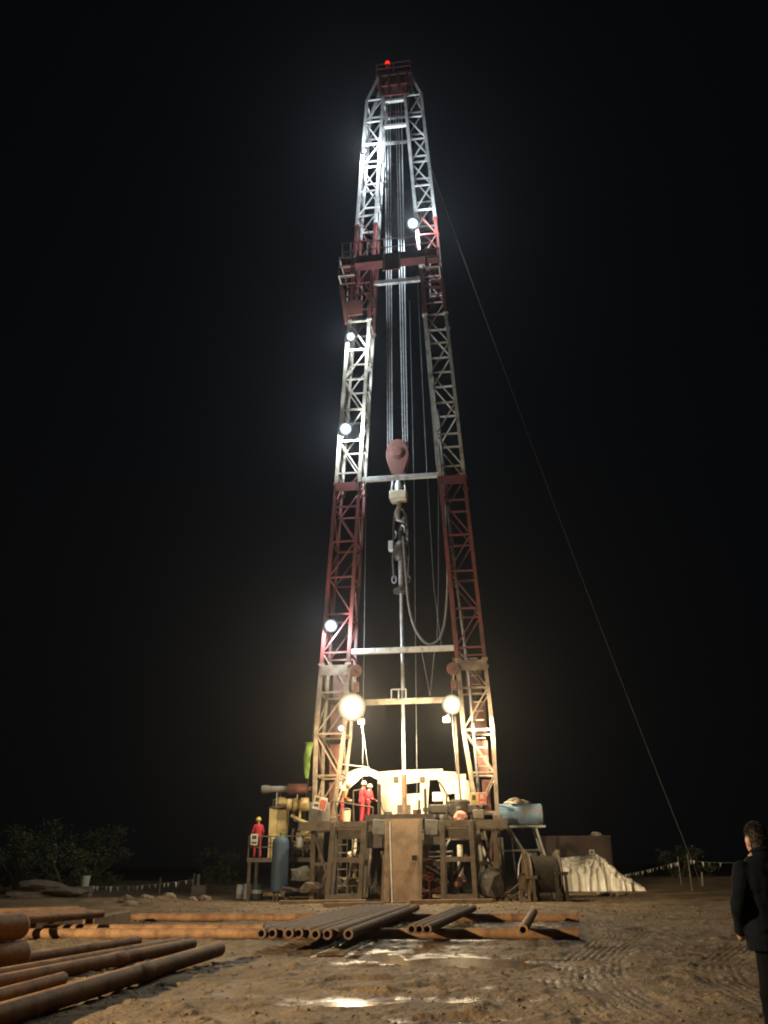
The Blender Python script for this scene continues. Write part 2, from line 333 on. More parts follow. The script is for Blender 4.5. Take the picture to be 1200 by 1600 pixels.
for s in (-1, 1):
    for k in range(4):
        for a, b, c in SEC:
            pts = [corner(s, k, a)] + ([corner(s, k, 7.2)] if a < 7.2 < b else []) + [corner(s, k, b)]
            mb = MB(); r = 0.105 if k in (0, 1) else 0.085
            for p, q_ in zip(pts[:-1], pts[1:]): mb.bar(p, q_, r * 1.7, r * 1.7, up=(0, 1, 0))
            mb.build('chord', c, mast)
            if b < 48:
                fl = MB(); p = corner(s, k, b); fl.box((p.x - 0.15, p.y - 0.13, b - 0.05), (p.x + 0.15, p.y + 0.13, b + 0.05)); fl.build('flange', c, mast)
    for i, z in enumerate(levels):
        cs = [corner(s, k, z) for k in range(4)]; c = scol(z)
        for k in range(4):
            MB().bar(cs[k], cs[(k + 1) % 4], 0.085, 0.085 if k % 2 == 0 else 0.07).build('strut', c, mast)
        if i + 1 < len(levels):
            z2 = levels[i + 1]; ds = [corner(s, k, z2) for k in range(4)]; c = scol((z + z2) / 2)
            for k in range(4):
                fwd = (i % 2 == 0) ^ (k in (2, 3)) ^ (s > 0)
                p, q_ = (cs[k], ds[(k + 1) % 4]) if fwd else (cs[(k + 1) % 4], ds[k])
                MB().bar(p, q_, 0.07, 0.06).build('brace', c, mast)
    # the shoes at the foot
    for k in range(4):
        p = corner(s, k, ZB); MB().box((p.x - 0.2, p.y - 0.18, 3.16), (p.x + 0.2, p.y + 0.18, ZB + 0.12)).build('shoe', 'frame', mast, 0.02)
for z, c, ww in ((8.62, 'cream', 0.26), (11.1, 'white', 0.26), (20.4, 'white', 0.24), (33.2, 'white', 0.26), (45.6, 'white', 0.2), (47.85, 'white', 0.2)):
    MB().bar((-xi(z), 0.05, z), (xi(z), 0.05, z), 0.2, ww).build('crossbeam', c, mast, 0.015)
    if z > 40: MB().bar((-xi(z), dep(z), z), (xi(z), dep(z), z), 0.16, ww * 0.7).build('crossbeam', c, mast)
# pipe stanchions on the low crossbeam
for x in (-0.55, -0.2, 0.15):
    MB().tube([(x, 0.05, 8.74), (x, 0.05, 9.2)], 0.035).build('stanchion', 'pale', mast)
MB().tube([(-0.55, 0.05, 9.2), (0.15, 0.05, 9.2)], 0.03).build('stanchion_rail', 'pale', mast)
# crown: legs lean in to a red frame with sheaves
for s in (-1, 1):
    for k in range(4):
        p = corner(s, k, ZT); q_ = Vector((s * (1.12 if k in (0, 3) else 0.85), 0.15 if k < 2 else 1.2, 50.1))
        MB().bar(p, q_, 0.15, 0.15).build('crown_leg', 'white', mast)
crown = MB().box((-1.2, -0.1, 50.1), (1.2, 1.5, 50.28)).build('crown_platform', 'red', mast)
for x in (-0.78, -0.3, 0.3, 0.78):
    MB().lathe([(0.12, -0.05), (0.45, -0.05), (0.40, 0), (0.45, 0.05), (0.12, 0.05)], 20, (x, 0.7, 49.5), 'x').build('crown_sheave', 'steel', crown)
for y in (-0.06, 1.35):
    for z in (48.3, 49.2):
        MB().bar((-0.92, y, z), (0.92, y, z), 0.1, 0.14).build('crown_beam', 'red', mast)
    for x in (-0.92, -0.32, 0.32, 0.92):
        MB().bar((x, y, 48.24), (x, y, 50.1), 0.11, 0.1).build('crown_post', 'red', mast)
for y in (-0.08, 1.45):
    for x in (-1.15, 0, 1.15): MB().bar((x, y, 50.28), (x, y, 51.2), 0.05).build('crown_rail_post', 'red', mast)
    for z in (50.75, 51.2): MB().bar((-1.15, y, z), (1.15, y, z), 0.04).build('crown_rail', 'red', mast)
# racking platform two thirds up
plat = MB().box((-3.1, -1.0, 34.1), (2.5, -0.15, 34.18)).build('racking_platform', 'red', mast)
MB().box((-3.12, -1.06, 33.92), (2.52, -0.98, 34.42)).build('fascia_beam', 'red', plat)
MB().box((-0.55, -1.09, 33.2), (0.25, -1.02, 34.1)).build('fascia_panel', 'red', plat)
for x in (-0.62, 0.32, -2.5, 1.9):
    MB().bar((x, -1.1, 33.15), (x, -1.1, 34.45), 0.1, 0.06).build('hanger', 'cream', plat)
for s, xa, xb in ((-1, -3.25, -2.35), (1, 1.85, 2.6)):
    for y in (-1.15, 1.6):
        for z in (33.05, 33.7, 34.35): MB().bar((xa, y, z), (xb, y, z), 0.07).build('basket_bar', 'cream', plat)
        for x in (xa, xb): MB().bar((x, y, 33.0), (x, y, 34.4), 0.07).build('basket_bar', 'cream', plat)
    for z in (33.05, 34.35):
        MB().bar((xa if s < 0 else xb, -1.15, z), (xa if s < 0 else xb, 1.6, z), 0.07).build('basket_bar', 'cream', plat)
    for k in range(5): MB().bar((xa + 0.03, -1.0 + 0.6 * k, 33.05), (xb - 0.03, -1.0 + 0.6 * k, 33.05), 0.12, 0.04).build('basket_slat', 'red', plat)
for x in (-3.1, -2.6, -1.6, -0.6, 0.4, 1.4, 2.5):
    MB().bar((x, -1.02, 34.2), (x, -1.02, 35.55), 0.05).build('rail_post', 'cream', plat)
for z in (34.9, 35.5): MB().bar((-3.1, -1.02, z), (2.5, -1.02, z), 0.04).build('rail', 'cream', plat)
for i in range(9):
    x = -1.35 + 0.3 * i
    MB().bar((x, -0.95, 34.25), (x, -0.15, 34.25), 0.06).build('racking_finger', 'frame', plat)
# red locking panel and ram on the left leg under the platform
MB().poly([(-3.02, -0.14, 30.95), (-2.0, -0.14, 30.95), (-2.02, -0.14, 32.0), (-3.0, -0.14, 32.0)], 0.06).build('lock_panel', 'oxide', mast)
MB().tube([(-3.3, -0.3, 33.0), (-2.95, -0.1, 30.4)], 0.13, 10).build('lock_ram', 'oxide', mast)
# wide plates at the telescoping joints
for s in (-1, 1):
    for z in (10.2, 20.0):
        MB().box((min(s * xi(z), s * xo(z)), -0.13, z - 0.25), (max(s * xi(z), s * xo(z)), -0.1, z + 0.25)).build('joint_plate', scol(z), mast)
# rear cladding channels behind the foot bays give the dense brown look down low
for s in (-1, 1):
    for z0 in (3.6, 5.4, 7.3, 9.2):
        a, b = sorted((s * (xi(z0) + 0.25), s * (xo(z0) - 0.3)))
        MB().box((a, dep(z0) + 0.1, z0), (b, dep(z0) + 0.14, z0 + 1.55)).build('back_plate', 'oxide', mast)
for i in range(14):                     # ladder up the inside of the right leg
    z = 5.2 + 0.42 * i; MB().tube([(xo(z) - 0.75, 0.5, z), (xo(z) - 0.35, 0.5, z)], 0.022, 6).build('rung', 'cream', mast)

# ------------------------------------------------------------------ lamps
def lamp(name, label, v, kind, r, aim, lights, group):
    t = rig(name, label, 'lamp', v, group)
    em = 'warm' if kind == 'w' else ('cool' if kind == 'c' else 'redl')
    d = Vector(aim).normalized(); rot = d.to_track_quat('Z', 'Y').to_matrix()
    def put(mb, nm, m):
        mb.v = [tuple(rot @ Vector(p)) for p in mb.v]; return mb.build(nm, m, t)
    put(MB().lathe([(r * 0.2, -r * 0.9), (r * 0.35, -r * 0.7), (r * 0.6, -r * 0.15), (r * 0.66, -0.04)], 20), 'housing', 'rubber')
    put(MB().lathe([(0.001, r * 0.08), (r * 0.4, r * 0.06), (r * 0.65, r * 0.03), (r * 0.77, 0.0)], 28), 'lens', hot(kind, r))  # disc enlarged to carry the painted glare round the lamp
    MB().bar((0, 0.05, -r * 0.2), (0, 0.42 if kind != 'w' else 1.6, -r * 0.2), 0.05).build('bracket', 'dark', t)
    if kind == 'w':
        sx = 0.35 if v.x < 0 else -0.3
        MB().box((sx - 0.16, 0.42, -0.72), (sx + 0.16, 0.6, -0.45)).build('deck_head', 'grey', t, 0.02); MB().bar((0, 0.5, -0.1), (sx, 0.5, -0.46), 0.05).build('arm', 'dark', t)
    for typ, power, col, spec in lights:
        ld = bpy.data.lights.new('lamp_light', typ); ld.energy = power; ld.color = col; ld.shadow_soft_size = spec.get('size', 0.15)
        lo = bpy.data.objects.new('lamp_light', ld); C.objects.link(lo); lo.parent = t
        lo.location = Vector(spec.get('pos', d * (r * 0.6 + 0.1)))
        if typ == 'SPOT':
            ld.spot_size = math.radians(spec['cone']); ld.spot_blend = spec.get('blend', 1.0)
            lo.rotation_euler = Vector(spec['aim']).normalized().to_track_quat('-Z', 'Y').to_euler()
    return t
WARM = (1.0, 0.78, 0.47); COOL = (0.78, 0.90, 1.0)
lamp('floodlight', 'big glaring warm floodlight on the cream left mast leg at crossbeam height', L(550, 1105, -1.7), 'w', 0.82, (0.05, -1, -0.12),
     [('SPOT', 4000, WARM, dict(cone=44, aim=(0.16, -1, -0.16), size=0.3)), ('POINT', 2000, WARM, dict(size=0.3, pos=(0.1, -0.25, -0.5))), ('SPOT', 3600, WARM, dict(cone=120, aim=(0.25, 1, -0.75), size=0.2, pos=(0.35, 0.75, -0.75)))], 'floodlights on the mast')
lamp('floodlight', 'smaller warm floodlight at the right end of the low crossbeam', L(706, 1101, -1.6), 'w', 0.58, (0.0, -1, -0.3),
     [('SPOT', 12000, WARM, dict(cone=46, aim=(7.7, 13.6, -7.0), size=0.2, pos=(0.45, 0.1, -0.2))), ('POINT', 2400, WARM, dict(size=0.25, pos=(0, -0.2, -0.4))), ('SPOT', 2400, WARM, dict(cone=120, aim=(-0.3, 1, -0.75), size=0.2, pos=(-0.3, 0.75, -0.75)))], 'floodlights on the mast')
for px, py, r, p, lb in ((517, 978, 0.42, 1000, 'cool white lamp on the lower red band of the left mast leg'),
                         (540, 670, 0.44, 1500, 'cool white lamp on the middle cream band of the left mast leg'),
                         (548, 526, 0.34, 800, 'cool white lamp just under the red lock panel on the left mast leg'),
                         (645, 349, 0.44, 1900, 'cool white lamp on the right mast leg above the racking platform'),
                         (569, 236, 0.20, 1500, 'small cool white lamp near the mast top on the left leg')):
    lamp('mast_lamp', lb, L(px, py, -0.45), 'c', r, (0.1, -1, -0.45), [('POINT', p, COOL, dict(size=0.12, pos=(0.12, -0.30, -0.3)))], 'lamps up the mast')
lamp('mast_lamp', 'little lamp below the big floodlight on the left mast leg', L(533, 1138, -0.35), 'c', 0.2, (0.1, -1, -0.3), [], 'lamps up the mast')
t = rig('warning_beacon', 'red warning beacon glowing on the very top of the mast crown', 'lamp', (-0.45, 0.4, 51.2))
MB().lathe([(0.1, 0), (0.1, 0.25), (0.2, 0.3), (0.2, 0.36)], 14).build('stand', 'red', t)
MB().lathe([(0.17, 0.36), (0.19, 0.5), (0.15, 0.68), (0.05, 0.76)], 14).build('beacon_glass', 'redl', t)
ld = bpy.data.lights.new('beacon_light', 'POINT'); ld.energy = 25; ld.color = (1, 0.05, 0.03); ld.shadow_soft_size = 0.15
lo = bpy.data.objects.new('beacon_light', ld); C.objects.link(lo); lo.parent = t; lo.location = (0, -0.35, 0.55)

# the pad is lit from the left by a tower lamp beside the photographer: every shadow on the pad falls to the right and away
LT = Vector((-18.0, 4.0, 0))
t = thing('light_tower', 'warm floodlight on a tripod mast lighting the pipe pad', 'light tower', LT)
MB().tube([(0, 0, 0.6), (0, 0, 6.3)], 0.06, 10).build('mast', 'grey', t)
for k in range(3): MB().tube([(0, 0, 1.6), (1.1 * math.cos(2.1 * k), 1.1 * math.sin(2.1 * k), 0)], 0.04, 8).build('leg', 'grey', t)
for dx in (-0.35, 0.35):
    MB().box((dx - 0.25, -0.1, 6.2), (dx + 0.25, 0.08, 6.6)).build('lamp_head', 'grey', t, 0.02); MB().box((dx - 0.22, 0.085, 6.23), (dx + 0.22, 0.095, 6.57)).build('lens', 'warm', t)
ld = bpy.data.lights.new('tower_light', 'SPOT'); ld.energy = 38000; ld.color = (1.0, 0.76, 0.46); ld.shadow_soft_size = 0.25; ld.spot_size = math.radians(92); ld.spot_blend = 0.9
lo = bpy.data.objects.new('tower_light', ld); C.objects.link(lo); lo.parent = t; lo.location = (0.2, 0.35, 6.4)
lo.rotation_euler = Vector((18, 14, -6)).to_track_quat('-Z', 'Y').to_euler()

# ------------------------------------------------------------------ hoisting gear between the legs
CY = 0.85
def wire(name, label, cat, pts, r, m='wire', group=None, n=6):
    o = MB().tube(pts, r, n).build(name, m); return tag(o, label, cat, group)
for xt, xb in ((602, 606), (606, 609.5), (610, 613)):
    a = L(xt, 205, CY); b = L(xb, 700, CY); a.z = 49.2
    wire('drilling_line', 'taut wire rope of the left bundle from crown to travelling block', 'wire rope', [RW(a), RW(b)], 0.028, 'pale', 'drilling lines to the travelling block')
for xt, xb in ((619, 630), (623, 633.5), (628, 637)):
    a = L(xt, 205, CY); b = L(xb, 705, CY); a.z = 49.2
    wire('drilling_line', 'taut wire rope of the right bundle from crown to travelling block', 'wire rope', [RW(a), RW(b)], 0.028, 'pale', 'drilling lines to the travelling block')
# travelling block
bc = L(622, 716, CY); t = rig('travelling_block', 'teardrop red travelling block hanging from the drilling lines', 'pulley block', bc)
ol = [(0, 1.02), (0.28, 0.93), (0.52, 0.62), (0.62, 0.2), (0.60, -0.15), (0.5, -0.55), (0.34, -0.95), (0.22, -1.2), (-0.22, -1.2), (-0.34, -0.95), (-0.5, -0.55), (-0.60, -0.15), (-0.62, 0.2), (-0.52, 0.62), (-0.28, 0.93)]
for y in (-0.36, 0.28): MB().poly([(x, y, z) for x, z in ol[::-1]], 0.08).build('cheek_plate', 'oxide', t, 0.02)
for y in (-0.15, 0.0, 0.15): MB().lathe([(0.1, -0.06), (0.55, -0.06), (0.5, 0), (0.55, 0.06), (0.1, 0.06)], 22, (0, y, 0.15), 'y').build('sheave', 'steel', t)
b_ = MB().lathe([(0.37, -0.41), (0.37, -0.355)], 22, (0, 0, 0.18), 'y').build('axle_boss', 'oxide', t, 0.02)
MB().lathe([(0.26, -0.45), (0.26, -0.405)], 18, (0, 0, 0.18), 'y').build('axle_nut', 'oxide', b_, 0.015)
# hook
t = rig('hook_block', 'pale square hook block with spring barrel below the travelling block', 'hook', L(623, 772, CY))
z0 = 0.0
MB().tube([(-0.28, -0.05, 1.0), (-0.36, -0.05, 0.3), (-0.33, -0.05, 0.0)], 0.06).build('side_link', 'pale', t)
MB().tube([(0.28, -0.05, 1.0), (0.36, -0.05, 0.3), (0.33, -0.05, 0.0)], 0.06).build('side_link', 'pale', t)
MB().lathe([(0.12, -0.1), (0.22, 0.0), (0.22, 0.55), (0.14, 0.7), (0.1, 1.0)], 16).build('spring_barrel', 'pale', t)
MB().poly([(-0.48, -0.3, -0.35), (-0.36, -0.3, -0.48), (0.42, -0.3, -0.4), (0.46, -0.3, 0.12), (-0.48, -0.3, 0.14)], 0.6).build('body', 'shed', t, 0.05)
MB().tube([(0, 0, -0.4), (0, -0.05, -0.75), (-0.1, -0.05, -1.1), (-0.05, -0.05, -1.5), (0.16, -0.05, -1.6), (0.28, -0.05, -1.35)], [0.1, 0.12, 0.16, 0.13, 0.1, 0.06], 10).build('hook_claw', 'white', t)
# swivel with bail and elevator links
sv = L(626, 858, CY); t = rig('swivel', 'dark swivel in its bail with pale box and long links under the hook', 'swivel', sv)
MB().tube([(-0.38, 0, 0.0), (-0.36, 0, 1.3), (-0.3, 0, 1.9), (-0.12, 0, 2.25), (0.12, 0, 2.25), (0.3, 0, 1.9), (0.36, 0, 1.3), (0.38, 0, 0.0)], 0.06).build('bail', 'steel', t)
MB().lathe([(0.1, -0.7), (0.3, -0.6), (0.42, -0.35), (0.42, 0.1), (0.3, 0.3), (0.16, 0.45), (0.16, 1.05), (0.08, 1.1)], 18).build('body', 'dark', t)
MB().tube([(0, -0.1, 1.0), (0.1, -0.2, 1.25), (0.25, -0.3, 1.1), (0.3, -0.32, 0.8)], 0.08).build('gooseneck', 'steel', t)
MB().box((-0.62, -0.25, -0.1), (-0.36, 0.15, 0.42)).build('side_box', 'white', t, 0.03)
for s in (-1, 1):
    MB().tube([(s * 0.4, 0, 0.0), (s * 0.42, 0, -0.7), (s * 0.36, -0.02, -1.6)], 0.05).build('elevator_link', 'steel', t)
    MB().tube([(s * 0.36 + 0.11 * math.cos(a), -0.02, -1.65 + 0.2 * math.sin(a)) for a in np.linspace(0, 2 * PI, 13)], 0.035, 6).build('link_eye', 'pale', t)
MB().lathe([(0.13, -2.3), (0.13, -0.6)], 14).build('stem', 'pale', t)
MB().lathe([(0.2, -2.42), (0.42, -2.38), (0.42, -2.2), (0.2, -2.1)], 18).build('elevator_collar', 'dark', t)
for i, (x, z) in enumerate(((0.3, 1.5), (0.36, 1.1), (0.2, 1.75), (0.34, 0.6), (-0.25, 1.0))):
    MB().tube([(x, -0.1, z), (x + 0.05, -0.18, z - 0.2), (x - 0.02, -0.1, z - 0.42)], 0.05, 6).build('shackle', 'steel', t)
# drill string
kt = L(627, 921, CY)
t = rig('drill_string', 'long pale vertical pipe hanging from the swivel down through the drill floor', 'drill pipe', (kt.x, CY, 0.15))
MB().tube([(0, 0, 5.2), (0, 0, kt.z - 0.15)], 0.085, 14).build('pipe', 'pale', t)
MB().tube([(0, 0, 0), (0, 0, 5.2)], 0.12, 14).build('tool_joint', 'dpipe', t)
# rotary hose
hp = [(630, 838), (633, 880), (637, 930), (642, 962), (650, 985), (660, 1000), (672, 1007), (684, 1001), (692, 985), (697, 955), (699.5, 900), (698, 830), (695, 760), (690, 700), (686, 655), (683, 640)]
pts = [RW(L(x, y, 0.35)) for x, y in hp]
def smooth(P, k=4):
    out = []
    for i in range(len(P) - 1):
        p0, p1, p2, p3 = P[max(i - 1, 0)], P[i], P[i + 1], P[min(i + 2, len(P) - 1)]
        for j in range(k):
            u = j / k; out.append(0.5 * ((2 * p1) + (p2 - p0) * u + (2 * p0 - 5 * p1 + 4 * p2 - p3) * u * u + (3 * p1 - p0 - 3 * p2 + p3) * u ** 3))
    out.append(P[-1]); return out
wire('rotary_hose', 'grey rotary hose looping down from the swivel and back up the right leg', 'hose', smooth(pts), 0.065, 'grey', None, 10)
wire('standpipe', 'grey standpipe running up inside the right mast leg', 'pipe', [RW(L(683, 640, 0.35)), RW(L(690, 700, 0.5)), RW(L(712, 900, 0.5)), RW(L(733, 1060, 0.5)), RW(L(748, 1240, 0.5)), RW(L(752, 1300, 0.5))], 0.075, 'steel', None, 8)
# thin hoist wires hanging in the mast
WL = [('hanging tugger wire beside the left mast leg', [(574, 470), (572, 760), (569, 1000), (566, 1240)], 0.2),
      ('thin wire hanging just right of the drill pipe', [(640, 470), (647, 760), (650, 1090), (652, 1275)], 0.3),
      ('thin wire slanting down to the cable vee above the crossbeam', [(652, 430), (665, 700), (678, 920), (690, 1010)], 0.2),
      ('thin taut wire close inside the right mast leg', [(660, 480), (685, 760), (685, 905), (683, 1000)], 0.25),
      ('wire of the vee hanging over the low crossbeam, left strand', [(657, 1008), (672, 1087)], 0.0),
      ('wire of the vee hanging over the low crossbeam, right strand', [(680, 1008), (672, 1087)], 0.0),
      ('catline rope slanting down from the left pulley to the tarp', [(554, 1060), (560, 1110), (568, 1150), (575, 1197)], -0.2),
      ('tugger wire hanging from the right pulley', [(706, 1060), (707, 1130), (713, 1200), (717, 1240)], 0.1),
      ('heavy hanging line beside the cream cylinder', [(711, 1120), (716, 1200), (720, 1250)], 0.15)]
for lb, pp, off in WL:
    wire('hoist_wire', lb, 'wire rope', [RW(L(x, y, off)) for x, y in pp], 0.012 if 'heavy' not in lb else 0.05, 'wire' if 'heavy' not in lb else 'dpipe', 'wires hanging in the mast')
# guy wires
def guy(a, b, sag, label):
    pts = []
    for i in range(25):
        u = i / 24; p = a.lerp(b, u); p.z -= sag * 4 * u * (1 - u); pts.append(p)
    wire('guy_wire', label, 'guy wire', pts, 0.013, 'grey', 'guy wires')
guy(RW((1.75, 1.2, 44.8)), gnd(1098, 1388), 1.0, 'long guy wire running from the mast top down to the right')
guy(RW((-2.5, 1.4, 36.0)), RW(L(470, 1330, 4)), 0.4, 'guy wire dropping close along the left mast leg')
t = thing('guy_anchor', 'dim stake anchoring the long guy wire on the far bank', 'anchor', gnd(1098, 1388))
MB().tube([(0, 0, -0.3), (0.1, 0.05, 0.9)], 0.06).build('stake', 'grey', t)
# pulleys hung under the lower crossbeam level
for px, py, lb in ((556, 1048, 'red round pulley hung on the left mast leg'), (708, 1045, 'red round pulley hung on the right mast leg')):
    t = rig('snatch_pulley', lb, 'pulley', L(px, py, -0.35), 'pulleys on the mast')
    MB().lathe([(0.05, -0.07), (0.29, -0.07), (0.31, -0.04), (0.31, 0.04), (0.29, 0.07), (0.05, 0.07)], 22, (0, 0, 0), 'y').build('wheel', 'oxide', t)
    MB().lathe([(0.06, -0.13), (0.06, 0.13)], 12, (0, 0, 0), 'y').build('hub', 'dark', t)
    MB().bar((0, 0.1, 0), (0, 0.1, 0.6), 0.06).build('hanger', 'dark', t)
    MB().box((-0.12, -0.1, -1.0), (0.14, 0.12, -0.55)).build('lower_block', 'oxide', t, 0.02)
    MB().bar((0.0, 0, -0.3), (0.0, 0, -0.6), 0.05).build('strap', 'pale', t)
# windsock
wt = L(483, 1160, 1.5); t = rig('windsock', 'limp lime green windsock hanging beside the left mast leg', 'windsock', (wt.x, 1.5, wt.z - 1.7))
prof = [(0.08, 0.0, -0.07), (0.13, 0.25, -0.09), (0.15, 0.6, -0.07), (0.17, 1.0, -0.08), (0.17, 1.35, -0.03), (0.19, 1.6, 0.02), (0.20, 1.68, 0.02)]
mb = MB(); n = 16; vs = []
for r, z, cx_ in prof:
    for k in range(n):
        a = 2 * PI * k / n; rr = r * (1 + 0.13 * math.sin(3 * a + z * 5)); vs.append((cx_ + rr * math.cos(a), rr * 0.8 * math.sin(a), z))
mb.add(vs, [(i * n + k, i * n + (k + 1) % n, (i + 1) * n + (k + 1) % n, (i + 1) * n + k) for i in range(len(prof) - 1) for k in range(n)], True); mb.build('sock', 'green', t)
MB().tube([(0.02 + 0.2 * math.cos(a), 0.16 * math.sin(a), 1.68) for a in np.linspace(0, 2 * PI, 17)], 0.018, 6).build('hoop', 'hat', t)
MB().tube([(0.22, 0.0, 1.68), (0.45, 0.0, 1.75), (0.45, 0, -1.3)], 0.02, 6).build('pole', 'dark', t)

# ================================================================== SUBSTRUCTURE AND DRILL FLOOR
FZ = 3.2
sub = rig('rig_substructure', 'muddy steel substructure carrying the drill floor on posts and frames', 'substructure')
for i in range(66):                     # open bar grating: lamp light falls through to the cellar
    x = -4.55 + i * 0.14; MB().box((x - 0.025, -1.1, FZ - 0.06), (x + 0.025, 1.2, FZ)).build('grating_bar', 'frame', sub)
for y in (-0.4, 0.4): MB().box((-4.58, y - 0.05, FZ - 0.2), (4.58, y + 0.05, FZ - 0.062)).build('joist', 'frame', sub)
for y in (-1.16, 1.24): MB().box((-4.6, y - 0.05, FZ - 0.34), (4.6, y + 0.04, FZ + 0.03)).build('edge_beam', 'frame', sub)
MB().box((-1.6, -1.24, FZ + 0.02), (1.4, -1.1, FZ + 0.3)).build('toe_board', 'dark', sub)
for px in (490, 773):                 # side posts under the mast legs
    x = L(px, 1300, 0).x
    for y in (0.0, 1.7): MB().bar((x, y, 0), (x, y, FZ - 0.06), 0.2).build('post', 'frame', sub)
    x2 = x + (0.9 if x < 0 else -0.9)
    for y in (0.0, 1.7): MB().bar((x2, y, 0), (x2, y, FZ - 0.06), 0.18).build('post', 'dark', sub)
    MB().bar((x, 0, 2.9), (x2, 0, 0.4), 0.12).build('diagonal', 'frame', sub)
    MB().bar((x2, 1.7, 2.9), (x, 1.7, 0.4), 0.12).build('diagonal', 'pale', sub)
    MB().bar((x, 0, 1.5), (x2, 0, 1.5), 0.14).build('tie', 'frame', sub)
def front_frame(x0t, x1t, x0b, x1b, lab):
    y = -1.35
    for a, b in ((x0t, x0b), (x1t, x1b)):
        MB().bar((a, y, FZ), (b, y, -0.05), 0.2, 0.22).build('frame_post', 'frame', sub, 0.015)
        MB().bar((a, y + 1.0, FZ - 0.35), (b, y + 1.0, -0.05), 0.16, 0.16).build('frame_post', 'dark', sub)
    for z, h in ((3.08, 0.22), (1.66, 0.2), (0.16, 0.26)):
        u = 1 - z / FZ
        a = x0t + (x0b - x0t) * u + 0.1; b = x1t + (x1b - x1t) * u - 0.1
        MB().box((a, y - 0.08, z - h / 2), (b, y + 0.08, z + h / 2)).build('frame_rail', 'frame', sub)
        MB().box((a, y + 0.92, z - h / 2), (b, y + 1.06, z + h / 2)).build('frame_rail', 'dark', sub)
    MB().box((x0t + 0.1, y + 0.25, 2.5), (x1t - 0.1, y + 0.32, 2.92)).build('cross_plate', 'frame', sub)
l0, l1 = L(521, 1290, -1.35).x, L(569, 1290, -1.35).x
front_frame(l0, l1, L(511, 1405, -1.35).x, L(562, 1405, -1.35).x, 'l')
r0, r1 = L(691, 1290, -1.35).x, L(736, 1290, -1.35).x
front_frame(r0, r1, L(693, 1405, -1.35).x, L(743, 1405, -1.35).x, 'r')
# ladder in the left frame
lad = rig('ladder', 'narrow muddy ladder leaning in the left front frame of the drill floor', 'ladder', (l0 + 0.16, -1.1, 0))
MB().bar((0.0, 0, 0), (0.02, 0.1, 3.1), 0.05).build('stile', 'frame', lad); MB().bar((0.42, 0, 0), (0.40, 0.1, 3.1), 0.05).build('stile', 'frame', lad)
for i in range(9): MB().tube([(0.0, 0.01 * i, 0.3 + 0.33 * i), (0.42, 0.01 * i, 0.3 + 0.33 * i)], 0.022, 6).build('rung', 'pale', lad)
# stair treads seen through the left frame
stp = rig('stair_flight', 'steel stair flight behind the left front frame under the floor', 'stairs', ((l0 + l1) / 2, -0.5, 0))
for i in range(9): MB().box((-0.2, 0.12 + 0.2 * i, 0.28 + 0.31 * i), (0.62, 0.36 + 0.2 * i, 0.32 + 0.31 * i)).build('tread', 'frame', stp)
for x in (-0.23, 0.65): MB().bar((x, 0.1, 0.1), (x, 2.05, 3.0), 0.06, 0.2).build('stringer', 'frame', stp)
# ramp board
b0 = [L(607, 1284, -1.75), L(659, 1284, -1.75)]; b1 = [L(612, 1408, -2.15), L(659, 1408, -2.15)]
t = rig('ramp_board', 'tall muddy brown board leaning against the drill floor front', 'board', (0, 0, 0))
z_ = 0.02
vs = [(b1[0].x, -2.15, z_), (b1[1].x, -2.15, z_), (b0[1].x, -1.45, 3.3), (b0[0].x, -1.45, 3.3)]
MB().add(vs + [(x, y + 0.09, z) for x, y, z in vs], [(0, 1, 2, 3), (7, 6, 5, 4), (0, 4, 5, 1), (1, 5, 6, 2), (2, 6, 7, 3), (3, 7, 4, 0)]).build('board', 'wood', t)
MB().bar((b1[1].x - 0.05, -2.2, 0.02), (b0[1].x - 0.05, -1.5, 3.28), 0.1, 0.05, up=(0, 1, 0)).build('edge_batten', 'frame', t)
MB().bar((b1[0].x - 0.22, -2.1, 0.02), (b0[0].x - 0.05, -1.42, 3.3), 0.26, 0.08, up=(0, 1, 0)).build('side_plank', 'timber', t)
MB().bar((b1[0].x + 0.02, -2.19, 0.02), (b0[0].x + 0.02, -1.5, 3.2), 0.05, 0.03, up=(0, 1, 0)).build('seam_strip', 'pale', t)
MB().box((-0.1 + b1[1].x - 0.3, -1.98, 1.62), (b1[1].x - 0.2, -1.82, 1.82)).build('hand_hole', 'bore', t)
# pipes leaning beside the board
for px0, px1, r, top, lb in ((600, 603, 0.14, 1336, 'thick short pipe standing upright beside the ramp board'), (608, 606, 0.09, 1320, 'thin pipe standing between the thick pipe and the ramp board')):
    a = L(px0, 1408, -2.0); b = L(px1, top, -1.6)
    o = MB().hollow((0, 0, 0), tuple(RW((b.x, -1.6, b.z)) - RW((a.x, -2.0, 0.03))), r, r * 0.75).build('standing_pipe', 'dpipe'); o.location = RW((a.x, -2.0, 0.03)); tag(o, lb, 'pipe', 'pipes standing by the ramp')
